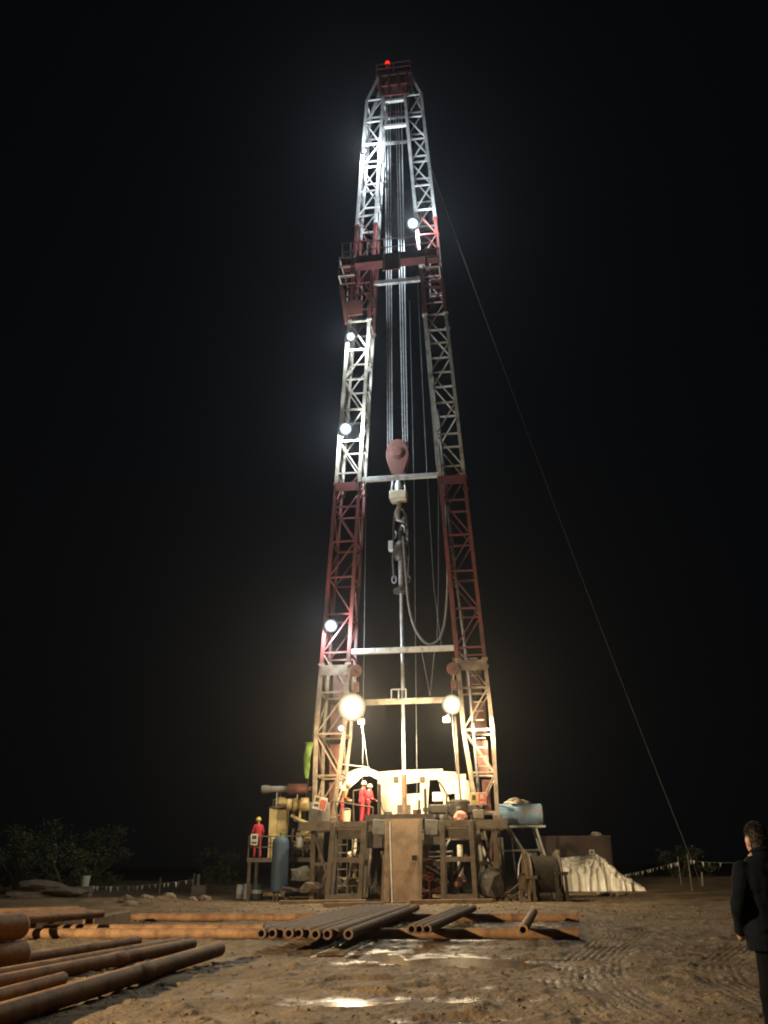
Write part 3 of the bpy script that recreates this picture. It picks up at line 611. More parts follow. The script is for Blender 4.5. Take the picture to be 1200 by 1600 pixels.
# cellar, blowout preventer stack, and lit clutter under the floor
t = rig('wellhead', 'wellhead valve stack on the cellar under the drill pipe', 'wellhead', (0.75, 1.0, 0))
MB().lathe([(0.3, 0), (0.3, 0.25), (0.48, 0.3), (0.48, 0.42), (0.26, 0.46), (0.26, 0.8), (0.5, 0.84), (0.5, 0.98), (0.4, 1.02), (0.42, 1.5), (0.5, 1.54), (0.5, 1.66), (0.22, 1.7), (0.22, 2.2), (0.34, 2.24), (0.34, 2.34)], 20).build('spool', 'oxide', t)
for z in (0.62, 1.26):
    MB().tube([(-1.1, 0, z), (1.1, 0, z)], 0.16, 12).build('ram_arm', 'oxide', t)
    for s in (-1, 1): MB().lathe([(0.24, -0.06), (0.24, 0.06)], 16, (s * 0.95, 0, z), 'x').build('flange', 'pale', t)
for i, (x, y, x2, y2, z0, z1, rr, m, lb) in enumerate((
        (-1.05, 2.6, -1.05, 2.6, 0.05, 3.0, 0.13, 'cream', 'upright cream post lit under the left of the floor'),
        (-1.1, 2.7, -0.45, 2.7, 0.5, 3.0, 0.05, 'cream', 'thin slanting cream bar beside the upright cream post'),
        (-2.75, 2.6, -2.75, 2.6, 0.05, 2.6, 0.12, 'cream', 'upright cream post behind the left front frame'),
        (2.3, 2.6, 2.3, 2.6, 0.05, 2.3, 0.14, 'cream', 'stout upright cream post behind the right front frame'),
        (3.5, 2.4, 4.0, 2.4, 2.9, 0.4, 0.07, 'cream', 'slanting cream bar under the right mast leg'),
        (-3.9, 2.4, -3.55, 2.4, 0.3, 3.0, 0.07, 'cream', 'slanting cream bar under the left mast leg'))):
    wire('support_post', lb, 'post', [RW((x, y, z0)), RW((x2, y2, z1))], rr, m, None, 10)
def rockmesh(name, rx, ry, rz, m, seed, jag=0.3, parent=None, sub=2):
    bm = bmesh.new(); bmesh.ops.create_icosphere(bm, subdivisions=sub, radius=1); rnd = random.Random(seed)
    ph = [rnd.uniform(0, 6) for _ in range(6)]
    for v in bm.verts:
        c = v.co; k = 1 + jag * (math.sin(3.1 * c.x + ph[0]) * math.sin(2.7 * c.y + ph[1]) + 0.6 * math.sin(5 * c.z + ph[2] + 3 * c.x) + 0.35 * math.sin(9 * c.y + ph[3] + 5 * c.z)) + rnd.uniform(-0.06, 0.06)
        v.co = Vector((c.x * k * rx, c.y * k * ry, max(c.z * k * rz, -rz * 0.55)))
    me = bpy.data.meshes.new(name); bm.to_mesh(me); bm.free(); me.materials.append(M[m])
    o = bpy.data.objects.new(name, me); C.objects.link(o); o.parent = parent; return o
for i, (px, py, y, rx, rz, m, lb) in enumerate(((690, 1352, 2.2, 0.45, 0.3, 'rag', 'pale bundle lit under the floor right of the ramp board'), (680, 1382, 1.9, 0.6, 0.28, 'pink', 'orange dirt heap under the floor right of the ramp board'),
                                                (553, 1338, 2.4, 0.38, 0.26, 'rag', 'pale sack hanging behind the left front frame'), (548, 1378, 2.2, 0.5, 0.26, 'cream', 'pale sack lying behind the left front frame'), (716, 1378, 2.2, 0.38, 0.4, 'pink', 'orange lump behind the right front frame'),
                                                (583, 1396, 0.3, 0.45, 0.42, 'dark', 'dark lump of oily gear left of the standing pipes'), (765, 1385, -0.8, 0.5, 0.75, 'dark', 'dark tarp-wrapped gear standing below the right mast leg'))):
    p = L(px, py, y); o = rockmesh('bundle', rx, rx * 0.8, rz, m, 40 + i, 0.22); o.location = RW((p.x, y, max(p.z, rz * 0.55))); tag(o, lb, 'bundle')
t = rig('pipe_manifold', 'row of pale horizontal pipes under the floor beside the ramp board', 'pipes', (L(682, 1330, 1.3).x, 1.3, 0))
for z in (1.55, 1.75, 1.95, 1.35, 0.55): MB().tube([(-0.75, 0, z), (0.75, 0.1, z + 0.03)], 0.05).build('pipe', 'steel', t)
for x in (-0.7, 0.7): MB().bar((x, 0.05, 0), (x, 0.05, 2.0), 0.08).build('stand', 'dark', t)
for x0, z0, x1, z1 in ((-0.75, 1.2, 0.4, 0.3), (-0.2, 1.15, 0.75, 0.5)): MB().bar((x0, -0.2, z0), (x1, -0.2, z1), 0.12).build('strut', 'dark', t)
# dark boxes hung beneath the floor in front
for px0, px1, py0, py1, lb in ((573, 597, 1296, 1325, 'dark box hung under the floor left of the ramp board'), (662, 690, 1296, 1320, 'dark box hung under the floor right of the ramp board')):
    a = L(px0, py0, -0.7); b = L(px1, py1, -0.7); o = MB().box((a.x, -0.7, b.z), (b.x, 0.2, FZ - 0.36)).build('hung_box', 'dark', None, 0.02); o.location = ORG; o.rotation_euler = (0, 0, YAW); tag(o, lb, 'box')
for px, lb in ((592, 'pale green plate hung on the floor edge left of the board'), (674, 'pale green plate hung on the floor edge right of the board')):
    a = L(px, 1292, -1.3); o = MB().box((-0.28, 0, -0.32), (0.28, 0.05, 0.3)).build('hung_plate', 'grey', None, 0.02); o.location = RW((a.x, -1.3, a.z)); o.rotation_euler = (0, 0.05, YAW); tag(o, lb, 'plate')

# ---------------------------------------------------------------- on the floor
# big cream cover behind, on its own skid
SY = 4.6
shed = rig('drawworks_cover', 'big cream sheet-steel machine cover with slanted cutouts behind the drill pipe', 'machine cover', (0, SY, 0))
def P(*pp): return [Vector((L(x, y, SY).x, 0, L(x, y, SY).z)) for x, y in pp]
PAN = [[(590, 1206), (628, 1203), (628, 1273), (590, 1274)], [(628.3, 1203), (692, 1201), (692, 1218), (656, 1219), (656, 1222), (628.3, 1226)], [(628.3, 1241), (664, 1239), (667, 1272), (628.3, 1272)],
       [(656.2, 1219.2), (671, 1218.4), (668, 1272), (664.4, 1272), (663.5, 1238.6), (656.2, 1239)], [(684, 1218.5), (692, 1218.3), (702, 1250), (702, 1272), (694, 1272), (692, 1246)], [(692.3, 1205), (712, 1206), (713, 1210), (728, 1209), (728, 1238), (698, 1241), (692.3, 1218)]]
for pp in PAN: MB().poly(P(*pp)[::-1], 0.06).build('panel', 'shed', shed, 0.01)
p_ = P((590, 1204), (728, 1209), (692, 1202))
MB().box((p_[0].x, 0.07, p_[0].z - 0.12), (p_[2].x, 2.4, p_[0].z - 0.05)).build('roof_panel', 'shed', shed)
MB().box((p_[0].x, 0.07, 2.9), (p_[0].x + 0.06, 2.4, p_[0].z - 0.13)).build('side_panel', 'shed', shed)
for px in (619, 660):
    a = P((px, 1218))[0]; MB().box((a.x - 0.12, -0.14, a.z - 0.13), (a.x + 0.12, -0.005, a.z + 0.13)).build('vent_box', 'dark', shed, 0.02)
a = P((631, 1264))[0]; MB().box((a.x - 0.32, -0.12, a.z - 0.22), (a.x + 0.34, -0.005, a.z + 0.2)).build('dark_hatch', 'dark', shed)
MB().box((-2.6, 0, 2.55), (3.4, 2.6, 2.9)).build('skid', 'dark', shed)
for x in (-2.4, 0.4, 3.1):
    for y in (0.2, 2.3): MB().bar((x, y, 0), (x, y, 2.55), 0.18).build('skid_leg', 'dark', shed)
t = rig('drawworks_drum', 'dark drum of the drawworks half hidden in the cream cover', 'winch', (0.9, SY + 1.2, 2.9))
MB().lathe([(0.75, -0.9), (0.75, -0.8), (0.4, -0.78), (0.4, 0.78), (0.75, 0.8), (0.75, 0.9)], 24, (0, 0, 0.75), 'x').build('drum', 'dark', t)
for x in (-1, 1): MB().box((x - 0.06, -0.5, 0), (x + 0.06, 0.5, 0.8)).build('bearing_stand', 'dark', t)
# tarp sagging beside the cover
mb = MB(); top = [(531, 1212), (536, 1203), (545, 1206), (556, 1202), (568, 1200), (578, 1201), (590, 1205)]; bot = [(528, 1228), (535, 1236), (545, 1233), (556, 1223), (566, 1213), (578, 1212), (590, 1218)]
nu, nv = 25, 8; vs = []
for i in range(nu):
    u = i / (nu - 1) * 6; k = min(int(u), 5); fr = u - k
    a = Vector(top[k]).lerp(Vector(top[k + 1]), fr); b = Vector(bot[k]).lerp(Vector(bot[k + 1]), fr)
    for j in range(nv):
        c = a.lerp(b, j / (nv - 1)); yy = 2.4 - 1.0 * j / (nv - 1) + 0.07 * math.sin(i * 0.9 + j) ; p = L(c.x, c.y, yy); vs.append(RW((p.x, yy, p.z)))
mb.add(vs, [(i * nv + j, i * nv + j + 1, (i + 1) * nv + j + 1, (i + 1) * nv + j) for i in range(nu - 1) for j in range(nv - 1)], True)
o = mb.build('tarpaulin', 'tarp'); o.modifiers.new('thick', 'SOLIDIFY').thickness = 0.012; tag(o, 'white tarpaulin slung from the left mast leg to the cream cover', 'tarpaulin')
wire('tarp_rope', 'white rope stretched above the tarpaulin', 'rope', [RW(L(533, 1194, 1.5)), RW(L(577, 1199, 2.0))], 0.03, 'pale')
# posts and rails on the floor front
for px, ytop, lb in ((593, 1225, 'dark upright post on the floor left of the drill pipe'), (665.5, 1232, 'dark upright post on the floor right of the drill pipe')):
    a = L(px, 1284, -0.7); b = L(px, ytop, -0.7); o = MB().tube([(0, 0, 0), (0, 0, b.z - FZ)], 0.07, 10).build('guard_post', 'dark'); o.location = RW((a.x, -0.7, FZ)); tag(o, lb, 'post', 'guard posts on the drill floor')
wire('control_hose', 'thin black hose drooping from the left guard post', 'hose', smooth([RW(L(593, 1236, -0.75)), RW(L(596, 1258, -0.75)), RW(L(601, 1270, -0.75)), RW(L(609, 1276, -0.75))]), 0.018, 'rubber')
rl = rig('floor_handrail', 'dark sloping handrail along the left front of the drill floor', 'handrail', (0, -0.9, 0))
for a, b in (((524, 1252), (583, 1262)), ((524, 1252), (528, 1284)), ((583, 1262), (582, 1284)), ((552, 1257), (553, 1284)), ((552, 1236), (564, 1234)), ((552, 1236), (552, 1284))):
    p, q_ = L(*a, -0.9), L(*b, -0.9); MB().tube([(p.x, 0, p.z), (q_.x, 0, q_.z)], 0.035, 8).build('rail', 'frame', rl)
# rotary tongs, boxes, machine on the right of the floor
for py0, py1, lb in ((1238, 1252, 'white control box on the floor right of the drill pipe, upper of two'), (1259, 1270, 'white control box on the floor right of the drill pipe, lower of two')):
    a, b = L(676, py0, 0.6), L(690, py1, 0.6); o = MB().box((-0.22, 0, 0), (0.24, 0.4, a.z - b.z)).build('control_box', 'white', None, 0.02); o.location = RW((a.x + 0.2, 0.6, b.z)); o.rotation_euler = (0, 0, YAW); tag(o, lb, 'box', None)
t = rig('power_tong', 'dark oily tong machine on the right of the drill floor', 'machine', (L(715, 1280, 0.0).x, 0.1, FZ))
MB().box((-1.25, -0.3, 0.35), (0.95, 0.35, 0.75)).build('body', 'dark', t, 0.06)
MB().lathe([(0.3, 0.2), (0.5, 0.28), (0.5, 0.85), (0.35, 0.95)], 18, (0.1, 0, 0)).build('rotor', 'dark', t)
MB().box((-1.55, -0.2, 0.45), (-1.25, 0.2, 0.62)).build('jaw', 'dark', t)
MB().tube([(-0.5, 0, 0.7), (-0.45, 0, 1.15), (-0.62, -0.05, 1.5), (-0.8, -0.05, 1.75)], 0.045, 8).build('lever', 'dark', t)
for x in (-0.9, 0.5): MB().bar((x, 0, 0), (x, 0, 0.4), 0.16).build('leg', 'dark', t)
MB().lathe([(0.05, 0), (0.12, 0.02), (0.12, 0.1), (0.05, 0.12)], 12, (0.1, -0.45, 0.5)).build('knob', 'grey', t)
MB().box((0.7, -0.35, 0.1), (1.2, 0.2, 0.5)).build('valve_bank', 'frame', t, 0.04)
o = rockmesh('sack', 0.33, 0.28, 0.3, 'pink', 5, 0.15); p = L(730, 1276, -0.5); o.location = RW((p.x - 0.3, -0.5, FZ + 0.16)); tag(o, 'pinkish sack at the floor edge under the tong machine', 'sack')
t = rig('air_receiver', 'upright cream cylinder behind the tong machine', 'tank', (L(724, 1260, 2.6).x, 2.6, FZ - 0.3))
MB().lathe([(0.1, 0.3), (0.36, 0.38), (0.38, 0.5), (0.38, 2.15), (0.30, 2.28), (0.1, 2.32)], 22).build('shell', 'shed', t)
for k in range(3): a = 2.1 * k; MB().bar((0.3 * math.cos(a), 0.3 * math.sin(a), 0), (0.3 * math.cos(a), 0.3 * math.sin(a), 0.45), 0.07).build('leg', 'dark', t)
# signs
def sign(px, py, off, wd, ht, label, tilt, parts):
    v = L(px, py, off); t = rig('sign_board', label, 'sign', v); t.rotation_euler = (0, tilt, YAW)
    MB().box((-wd / 2, 0, -ht / 2), (wd / 2, 0.02, ht / 2)).build('board', 'signw', t)
    for x0, z0, x1, z1, m in parts: MB().box((x0 * wd, -0.006 if m != 'ink' else -0.010, z0 * ht), (x1 * wd, -0.001 if m != 'ink' else -0.0065, z1 * ht)).build('print', m, t)
    MB().bar((0, 0.05, -ht), (0, 0.05, ht * 0.6), 0.04).build('stay', 'dark', t)
sign(747, 1248, -0.75, 0.72, 0.52, 'orange and red safety notice tied at the foot of the right mast leg', 0.0,
     [(-0.48, -0.46, -0.01, 0.46, 'signy'), (0.01, -0.46, 0.48, 0.46, 'signr'), (-0.36, -0.1, -0.14, 0.3, 'ink'), (-0.42, -0.4, -0.08, -0.28, 'signw'), (0.08, -0.38, 0.42, -0.26, 'signw'), (0.14, 0.0, 0.36, 0.36, 'signw')])
sign(500, 1255, -0.7, 0.62, 0.56, 'tilted pale and red safety notice at the foot of the left mast leg', 0.22,
     [(-0.46, 0.02, -0.02, 0.46, 'signy'), (0.0, -0.44, 0.46, 0.3, 'signr'), (-0.38, 0.1, -0.12, 0.38, 'ink'), (-0.42, -0.3, -0.06, -0.12, 'ink')])
o = MB().box((-0.45, 0, -0.45), (0.45, 0.5, 0.4)).build('driller_cabinet', 'grey', None, 0.03); p = L(497, 1276, -0.5); o.location = RW((p.x, -0.5, FZ + 0.5)); o.rotation_euler = (0, 0, YAW); tag(o, 'dark grey cabinet below the tilted notice at the left leg', 'cabinet')

# clutter on and under the floor
def cl(name, label, cat, v): return rig(name, label, cat, v)
def post(px0, py0, px1, py1, off, r, m, label):
    a = L(px0, py0, off); b = L(px1, py1, off); o = MB().tube([(0, 0, 0), tuple(RW(b) - RW(a))], r, 8).build('steel_bar', m); o.location = RW(a); tag(o, label, 'bar')
post(503, 1404, 528, 1296, 2.0, 0.09, 'cream', 'cream bar leaning under the left mast leg, seen left of the ladder')
post(508, 1398, 497, 1300, 2.3, 0.06, 'mudcream', 'thin muddy bar crossing the leaning cream bar under the left mast leg')
post(757, 1395, 748, 1298, 1.6, 0.08, 'cream', 'leaning pale bar under the right mast leg, beside the right front frame')
post(763, 1392, 771, 1300, 2.0, 0.10, 'oxide', 'reddish upright bar under the right mast leg')
post(542, 1385, 560, 1330, 1.5, 0.10, 'frame', 'muddy strut slanting across the left front frame opening')
post(700, 1390, 730, 1335, 1.4, 0.11, 'dark', 'dark strut slanting across the right front frame opening')
post(704, 1400, 703, 1345, 1.2, 0.13, 'dark', 'dark upright stub inside the right front frame')
post(697, 1322, 709, 1302, 1.4, 0.05, 'white', 'short white bar slanting in the top of the right front frame')
post(664, 1352, 690, 1368, 0.6, 0.06, 'frame', 'muddy bar slanting under the floor right of the ramp board')
post(612, 1398, 596, 1330, 1.2, 0.07, 'timber', 'timber prop leaning under the floor left of the ramp board')
post(655, 1272, 655, 1250, 0.3, 0.06, 'dark', 'short dark stub post behind the right guard post')
post(697, 1282, 700, 1252, -0.4, 0.05, 'dark', 'short dark bar standing before the white control boxes')
t = cl('coiled_hose', 'black hose coiled on the floor edge beside the red worker', 'hose', (L(583, 1280, -0.3).x, -0.3, FZ))
for i in range(4): MB().tube([((0.3 - 0.02 * i) * math.cos(a), (0.3 - 0.02 * i) * math.sin(a), 0.05 + 0.07 * i) for a in np.linspace(0, 2 * PI, 21)], 0.035, 6).build('hose_turn', 'rubber', t)
t = cl('slip_bowl', 'dark rotary bowl round the drill pipe on the floor', 'rotary table', (L(628, 1278, CY).x, CY, FZ))
MB().lathe([(0.75, 0), (0.75, 0.16), (0.55, 0.2), (0.3, 0.42), (0.16, 0.45)], 24).build('bowl', 'dark', t)
for k in range(4): b = 0.4 + 1.57 * k; MB().box((0.5 * math.cos(b) - 0.06, 0.5 * math.sin(b) - 0.06, 0.15), (0.5 * math.cos(b) + 0.06, 0.5 * math.sin(b) + 0.06, 0.42)).build('slip_handle', 'frame', t)
for i, (px, off, h, r, m, lb) in enumerate(((606, -0.5, 0.42, 0.2, 'grey', 'grey bucket on the floor left of the drill pipe'), (652, -0.2, 0.5, 0.2, 'oxide', 'reddish bucket on the floor right of the drill pipe'), (541, 0.4, 0.55, 0.22, 'shed', 'cream can on the floor between the workers'))):
    t = cl('bucket', lb, 'bucket', (L(px, 1280, off).x, off, FZ)); MB().lathe([(r * 0.8, 0), (r, h), (r * 1.04, h), (r * 1.04, h + 0.02)], 16).build('pail', m, t)
    MB().tube([(r * math.cos(a), 0, h + 0.55 * r * math.sin(a)) for a in np.linspace(0, PI, 9)], 0.012, 5).build('handle', 'steel', t)
t = cl('valve_tree', 'rusty pipework with hand wheels under the right of the floor', 'valves', (L(672, 1380, 0.2).x, 0.2, 0))
MB().tube([(-0.5, 0, 0.35), (0.55, 0, 0.35)], 0.09, 10).build('pipe', 'oxide', t); MB().tube([(0, 0, 0), (0, 0, 1.0)], 0.09, 10).build('pipe', 'oxide', t)
for x, z in ((-0.35, 0.35), (0.4, 0.35), (0.0, 0.95)):
    w_ = MB().tube([(x + 0.17 * math.cos(a), -0.2, z + 0.17 * math.sin(a)) for a in np.linspace(0, 2 * PI, 17)], 0.02, 6).build('hand_wheel', 'signr', t); MB().bar((x - 0.16, -0.2, z), (x + 0.16, -0.2, z), 0.025).build('spoke', 'signr', w_); MB().tube([(x, -0.2, z), (x, 0, z)], 0.03, 6).build('valve_stem', 'steel', w_)
# junk by the tank stand
t = thing('scrap_pile', 'scrap bars and planks piled below the blue tank', 'scrap', (at(795, 1395, 39.0).x, 39.0, 0))
for i in range(9):
    a = random.uniform(-0.5, 0.5); MB().bar((-1.0 + 0.2 * i, -0.5 + 0.1 * (i % 4), 0.06 + 0.05 * (i % 3)), (-0.2 + 0.18 * i + a, 0.5, 0.35 + 0.12 * (i % 4)), 0.09, 0.06).build('scrap_bar', ('frame', 'timber', 'grey')[i % 3], t)

# ================================================================== PEOPLE
def person(name, label, loc, rotz, J, cols, hat=None, voxel=0.02, scale=1.0, jacket=False, group=None):
    """J: joints in body space (faces +y).  One closed surface: lofted trunk, tapered limbs, head, hands with fingers, merged by a voxel remesh."""
    src = MB(); samples = []
    def note(n0, tagname):
        for v in src.v[n0:]: samples.append((v, tagname))
    def cap(p, q_, r0, r1, tg, n=12):
        n0 = len(src.v); p = Vector(p); q_ = Vector(q_); d = q_ - p; Ln = d.length; d.normalize()
        pts = [p - d * r0 * 0.9, p - d * r0 * 0.6] ; rs = [r0 * 0.43, r0 * 0.8]
        for i in range(6): u = i / 5; pts.append(p + (q_ - p) * u); rs.append(r0 + (r1 - r0) * u)
        pts += [q_ + d * r1 * 0.6, q_ + d * r1 * 0.9]; rs += [r1 * 0.8, r1 * 0.43]
        src.tube(pts, rs, n); note(n0, tg)
    def ell(c, r, tg):
        n0 = len(src.v); src.lathe([(math.sin(PI * (i + 0.5) / 12) , -math.cos(PI * (i + 0.5) / 12)) for i in range(12)], 16)
        for i in range(n0, len(src.v)): v = src.v[i]; src.v[i] = (c[0] + v[0] * r[0], c[1] + v[1] * r[1], c[2] + v[2] * r[2])
        note(n0, tg)
    def loft(rings, tg, n=22):
        n0 = len(src.v); vs = []
        for cx_, cy_, z, rx, ry in rings:
            for k in range(n):
                a = 2 * PI * k / n; ca, sa = math.cos(a), math.sin(a)
                vs.append((cx_ + rx * math.copysign(abs(ca) ** 0.85, ca), cy_ + ry * math.copysign(abs(sa) ** 0.85, sa), z))
        m = len(rings)
        src.add(vs, [(i * n + k, i * n + (k + 1) % n, (i + 1) * n + (k + 1) % n, (i + 1) * n + k) for i in range(m - 1) for k in range(n)] + [tuple(range(n))[::-1], tuple((m - 1) * n + k for k in range(n))]); note(n0, tg)
    bend = J.get('bend', 0.0)
    sh = lambda z: bend * max(0, z - 0.95)
    if jacket:
        loft([(0, 0, 0.85, 0.25, 0.165), (0, 0, 0.95, 0.245, 0.16), (0, 0, 1.12, 0.225, 0.15), (0, -0.005, 1.3, 0.24, 0.155), (0, -0.005, 1.42, 0.235, 0.135), (0, -0.005, 1.51, 0.16, 0.1), (0, 0, 1.585, 0.078, 0.08)], 'top')
    else:
        loft([(0, 0, 0.88, 0.17, 0.125), (0, sh(1.0), 1.0, 0.175, 0.125), (0, sh(1.12), 1.12, 0.165, 0.115), (0, sh(1.3), 1.3, 0.195, 0.13), (0, sh(1.42), 1.42, 0.19, 0.11), (0, sh(1.48), 1.48, 0.12, 0.085), (0, sh(1.53), 1.53, 0.065, 0.065)], 'top')
    hy = sh(1.6) + J.get('head_y', 0.02); hz = J.get('head_z', 1.64) + (0.03 if jacket else 0); ht = J.get('head_x', 0.0)
    cap((0, sh(1.48), 1.48), (ht * 0.6, hy * 0.8, hz - 0.1), 0.06, 0.055, 'skin')
    ell((ht, hy, hz + 0.015), (0.078, 0.098, 0.115), 'hair' if not hat else 'skin'); ell((ht, hy + 0.035, hz - 0.045), (0.062, 0.07, 0.08), 'skin')
    cap((ht, hy + 0.1, hz - 0.005), (ht, hy + 0.118, hz - 0.03), 0.012, 0.016, 'skin', 8)                       # nose
    cap((ht - 0.02, hy + 0.098, hz - 0.065), (ht + 0.02, hy + 0.098, hz - 0.065), 0.009, 0.009, 'lip', 8)        # mouth
    for s in (-1, 1):
        ell((ht + s * 0.08, hy - 0.005, hz - 0.015), (0.014, 0.024, 0.034), 'skin')                              # ears
        ell((ht + s * 0.03, hy + 0.094, hz + 0.012), (0.013, 0.01, 0.008), 'eye')
    if not hat: ell((ht, hy - 0.03, hz - 0.035), (0.068, 0.062, 0.07), 'hair')
    for s, k in ((-1, 'l'), (1, 'r')):
        sp = Vector((s * (0.2 if jacket else 0.185), sh(1.42), 1.43)); el = Vector(J['el' + k]); wr = Vector(J['wr' + k])
        cap(sp, el, 0.082 if jacket else 0.062, 0.064 if jacket else 0.052, 'top'); cap(el, wr, 0.064 if jacket else 0.052, 0.05 if jacket else 0.040, 'top')
        d = (wr - el).normalized(); pa = wr + d * 0.07; cap(wr + d * 0.02, pa, 0.03, 0.036, 'hand', 10)
        side = d.cross(Vector((0, 1, 0.2))).normalized() * 0.9; curl = Vector((-s * 0.35, 0.35, -0.1))
        for f, (o_, ln) in enumerate(((-0.027, 0.06), (-0.009, 0.075), (0.009, 0.07), (0.027, 0.055))):
            a_ = pa + side * o_; b_ = a_ + (d + curl * 0.3).normalized() * ln * 0.6; c_ = b_ + (d + curl * 1.2).normalized() * ln * 0.5
            cap(a_, b_, 0.011, 0.010, 'hand', 8); cap(b_, c_, 0.010, 0.008, 'hand', 8)
        th = wr + d * 0.035 + side * 0.03; cap(th, th + (d * 0.6 + side * 0.5 + curl * 0.5).normalized() * 0.055, 0.013, 0.010, 'hand', 8)
        kn = Vector(J['kn' + k]); an = Vector(J['an' + k]); hpv = Vector((s * 0.09, 0, 0.92))
        cap(hpv, kn, 0.095, 0.068, 'leg'); cap(kn, an + Vector((0, 0, 0.06)), 0.066, 0.055, 'leg')
        cap(an + Vector((0, -0.03, -0.02)), an + Vector((0.02 * s, 0.16, -0.035)), 0.048, 0.04, 'boot')
    root = thing(name, label, 'person', loc, rotz, group); root.scale = (scale,) * 3
    tmp = bpy.data.objects.new('tmp', src.mesh('tmp')); C.objects.link(tmp)
    rm = tmp.modifiers.new('r', 'REMESH'); rm.mode = 'VOXEL'; rm.voxel_size = voxel
    smd = tmp.modifiers.new('s', 'SMOOTH'); smd.factor = 0.5; smd.iterations = 2 if voxel > 0.012 else 4
    dg = bpy.context.evaluated_depsgraph_get(); me = bpy.data.meshes.new_from_object(tmp.evaluated_get(dg)); bpy.data.objects.remove(tmp)
    me.name = 'body'; me.materials.clear()
    order = ['top', 'leg', 'skin', 'hair', 'hand', 'boot', 'lip', 'eye']
    for k in order: me.materials.append(M[cols.get(k, {'lip': 'oxide', 'eye': 'rubber', 'hair': 'hair', 'boot': 'boot', 'skin': 'skin', 'hand': 'skin'}.get(k, 'skin'))])
    kd = kdtree.KDTree(len(samples))
    for i, (v, tg) in enumerate(samples): kd.insert(v, i)
    kd.balance()
    for p in me.polygons:
        p.material_index = order.index(samples[kd.find(p.center)[1]][1]); p.use_smooth = True
    if jacket:                                   # cloth folds on the jacket and trousers
        from mathutils import noise as mn_
        nrm = [v.normal.copy() for v in me.vertices]
        for v, nn_ in zip(me.vertices, nrm):
            c = v.co.copy()
            if c.z < 1.56:
                v.co = c + nn_ * (0.009 * mn_.noise(Vector((c.x * 7, c.y * 7, c.z * 13))) + 0.007 * math.sin(c.z * 38 + 9 * mn_.noise(c * 5)) * max(0.0, mn_.noise(c * 4 + Vector((3, 1, 2)))))
    body = bpy.data.objects.new('body', me); C.objects.link(body); body.parent = root
    if jacket:
        hb = MB(); rh = random.Random(5)
        for i in range(5200):
            a = rh.uniform(0, 2 * PI); zz = rh.uniform(-0.85, 1.0); q_ = math.sqrt(max(0, 1 - zz * zz)); dd = Vector((q_ * math.cos(a), q_ * math.sin(a), zz))
            if dd.y > 0.45 and zz < 0.45: continue                 # face stays bare
            if zz < -0.35 and dd.y > -0.1: continue                # and round the ears
            p0 = Vector((ht + dd.x * 0.079, hy + dd.y * 0.099 - 0.004, hz + 0.012 + dd.z * 0.116)); ln = 0.008 + 0.016 * max(0, zz) * rh.uniform(0.4, 1.2)
            tip = p0 + (dd + Vector((rh.gauss(0, 0.35), 0.35 * zz + rh.gauss(0, 0.3), -0.75 + 0.6 * zz))).normalized() * ln
            sd = dd.cross(Vector((rh.gauss(0, 1), rh.gauss(0, 1), 1))).normalized() * 0.0035
            hb.add([p0 - sd, p0 + sd, tip], [(0, 1, 2)])
        me2 = bpy.data.meshes.new('hair'); me2.from_pydata(hb.v, [], hb.f); me2.materials.append(M['hair']); ho = bpy.data.objects.new('hair', me2); C.objects.link(ho); ho.parent = root
        MB().tube([(0.082 * math.cos(a) , 0.004 + 0.085 * math.sin(a), 1.585 - 0.02 * math.sin(a)) for a in np.linspace(0, 2 * PI, 25)], 0.017, 8).build('collar', 'navy', root)
    if hat:
        h = MB().lathe([(0.15, 0.0), (0.15, 0.015), (0.118, 0.025), (0.115, 0.07), (0.09, 0.12), (0.045, 0.145), (0.005, 0.15)], 20, (ht, hy + 0.01, hz + 0.035)); h.build('hard_hat', hat, root)
    return root
ST = dict(ell=(-0.27, 0.03, 1.15), elr=(0.27, 0.03, 1.15), wrl=(-0.26, 0.16, 0.93), wrr=(0.26, 0.16, 0.93), knl=(-0.12, 0.05, 0.5), knr=(0.11, 0.0, 0.5), anl=(-0.14, 0.04, 0.085), anr=(0.13, -0.06, 0.085))
wk = dict(ST); wk.update(bend=0.12, elr=(0.26, 0.12, 1.16), wrr=(0.24, 0.36, 1.06), ell=(-0.25, 0.1, 1.15), wrl=(-0.15, 0.34, 1.04), head_x=0.02)
p = L(565, 1280, 0.3)
person('person', 'worker in bright red coveralls and white hard hat working at the floor handrail', RW((p.x, 0.3, FZ)), YAW - 0.9, wk, dict(top='coverall', leg='coverall', hand='glove'), 'hatw', 0.02, 1.02, group='rig crew')
p = L(573, 1280, 0.95); wk2 = dict(wk); wk2.update(bend=0.25)
person('person', 'worker in red coveralls half hidden behind the bright red worker at the handrail', RW((p.x, 0.95, FZ)), YAW - 0.6, wk2, dict(top='coverall', leg='coverall', hand='glove'), 'hatw', 0.02, 0.98, group='rig crew')
p = L(531, 1282, 0.9); wk3 = dict(wk); wk3.update(bend=0.35)
person('person', 'worker with red helmet and brown top bending beside the left mast leg', RW((p.x + 0.1, 0.9, FZ)), YAW - 1.3, wk3, dict(top='coverall2', leg='coverall', hand='glove'), 'hatr', 0.02, 1.0, group='rig crew')

# the man in the dark jacket, standing on the mud
mn = dict(ST); mn.update(ell=(-0.31, -0.05, 1.17), wrl=(-0.21, 0.16, 0.99), elr=(0.31, -0.05, 1.17), wrr=(0.21, 0.16, 0.99), head_x=-0.03, head_z=1.645)
p = at(1203, 1400, 7.6)
person('person', 'man in a dark navy jacket seen from behind, watching the rig from the mud', (p.x, 7.6, gz(p.x, 7.6) - 0.01), 0.12, mn, dict(top='navy', leg='trouser', hand='skin'), None, 0.009, 1.02, True)

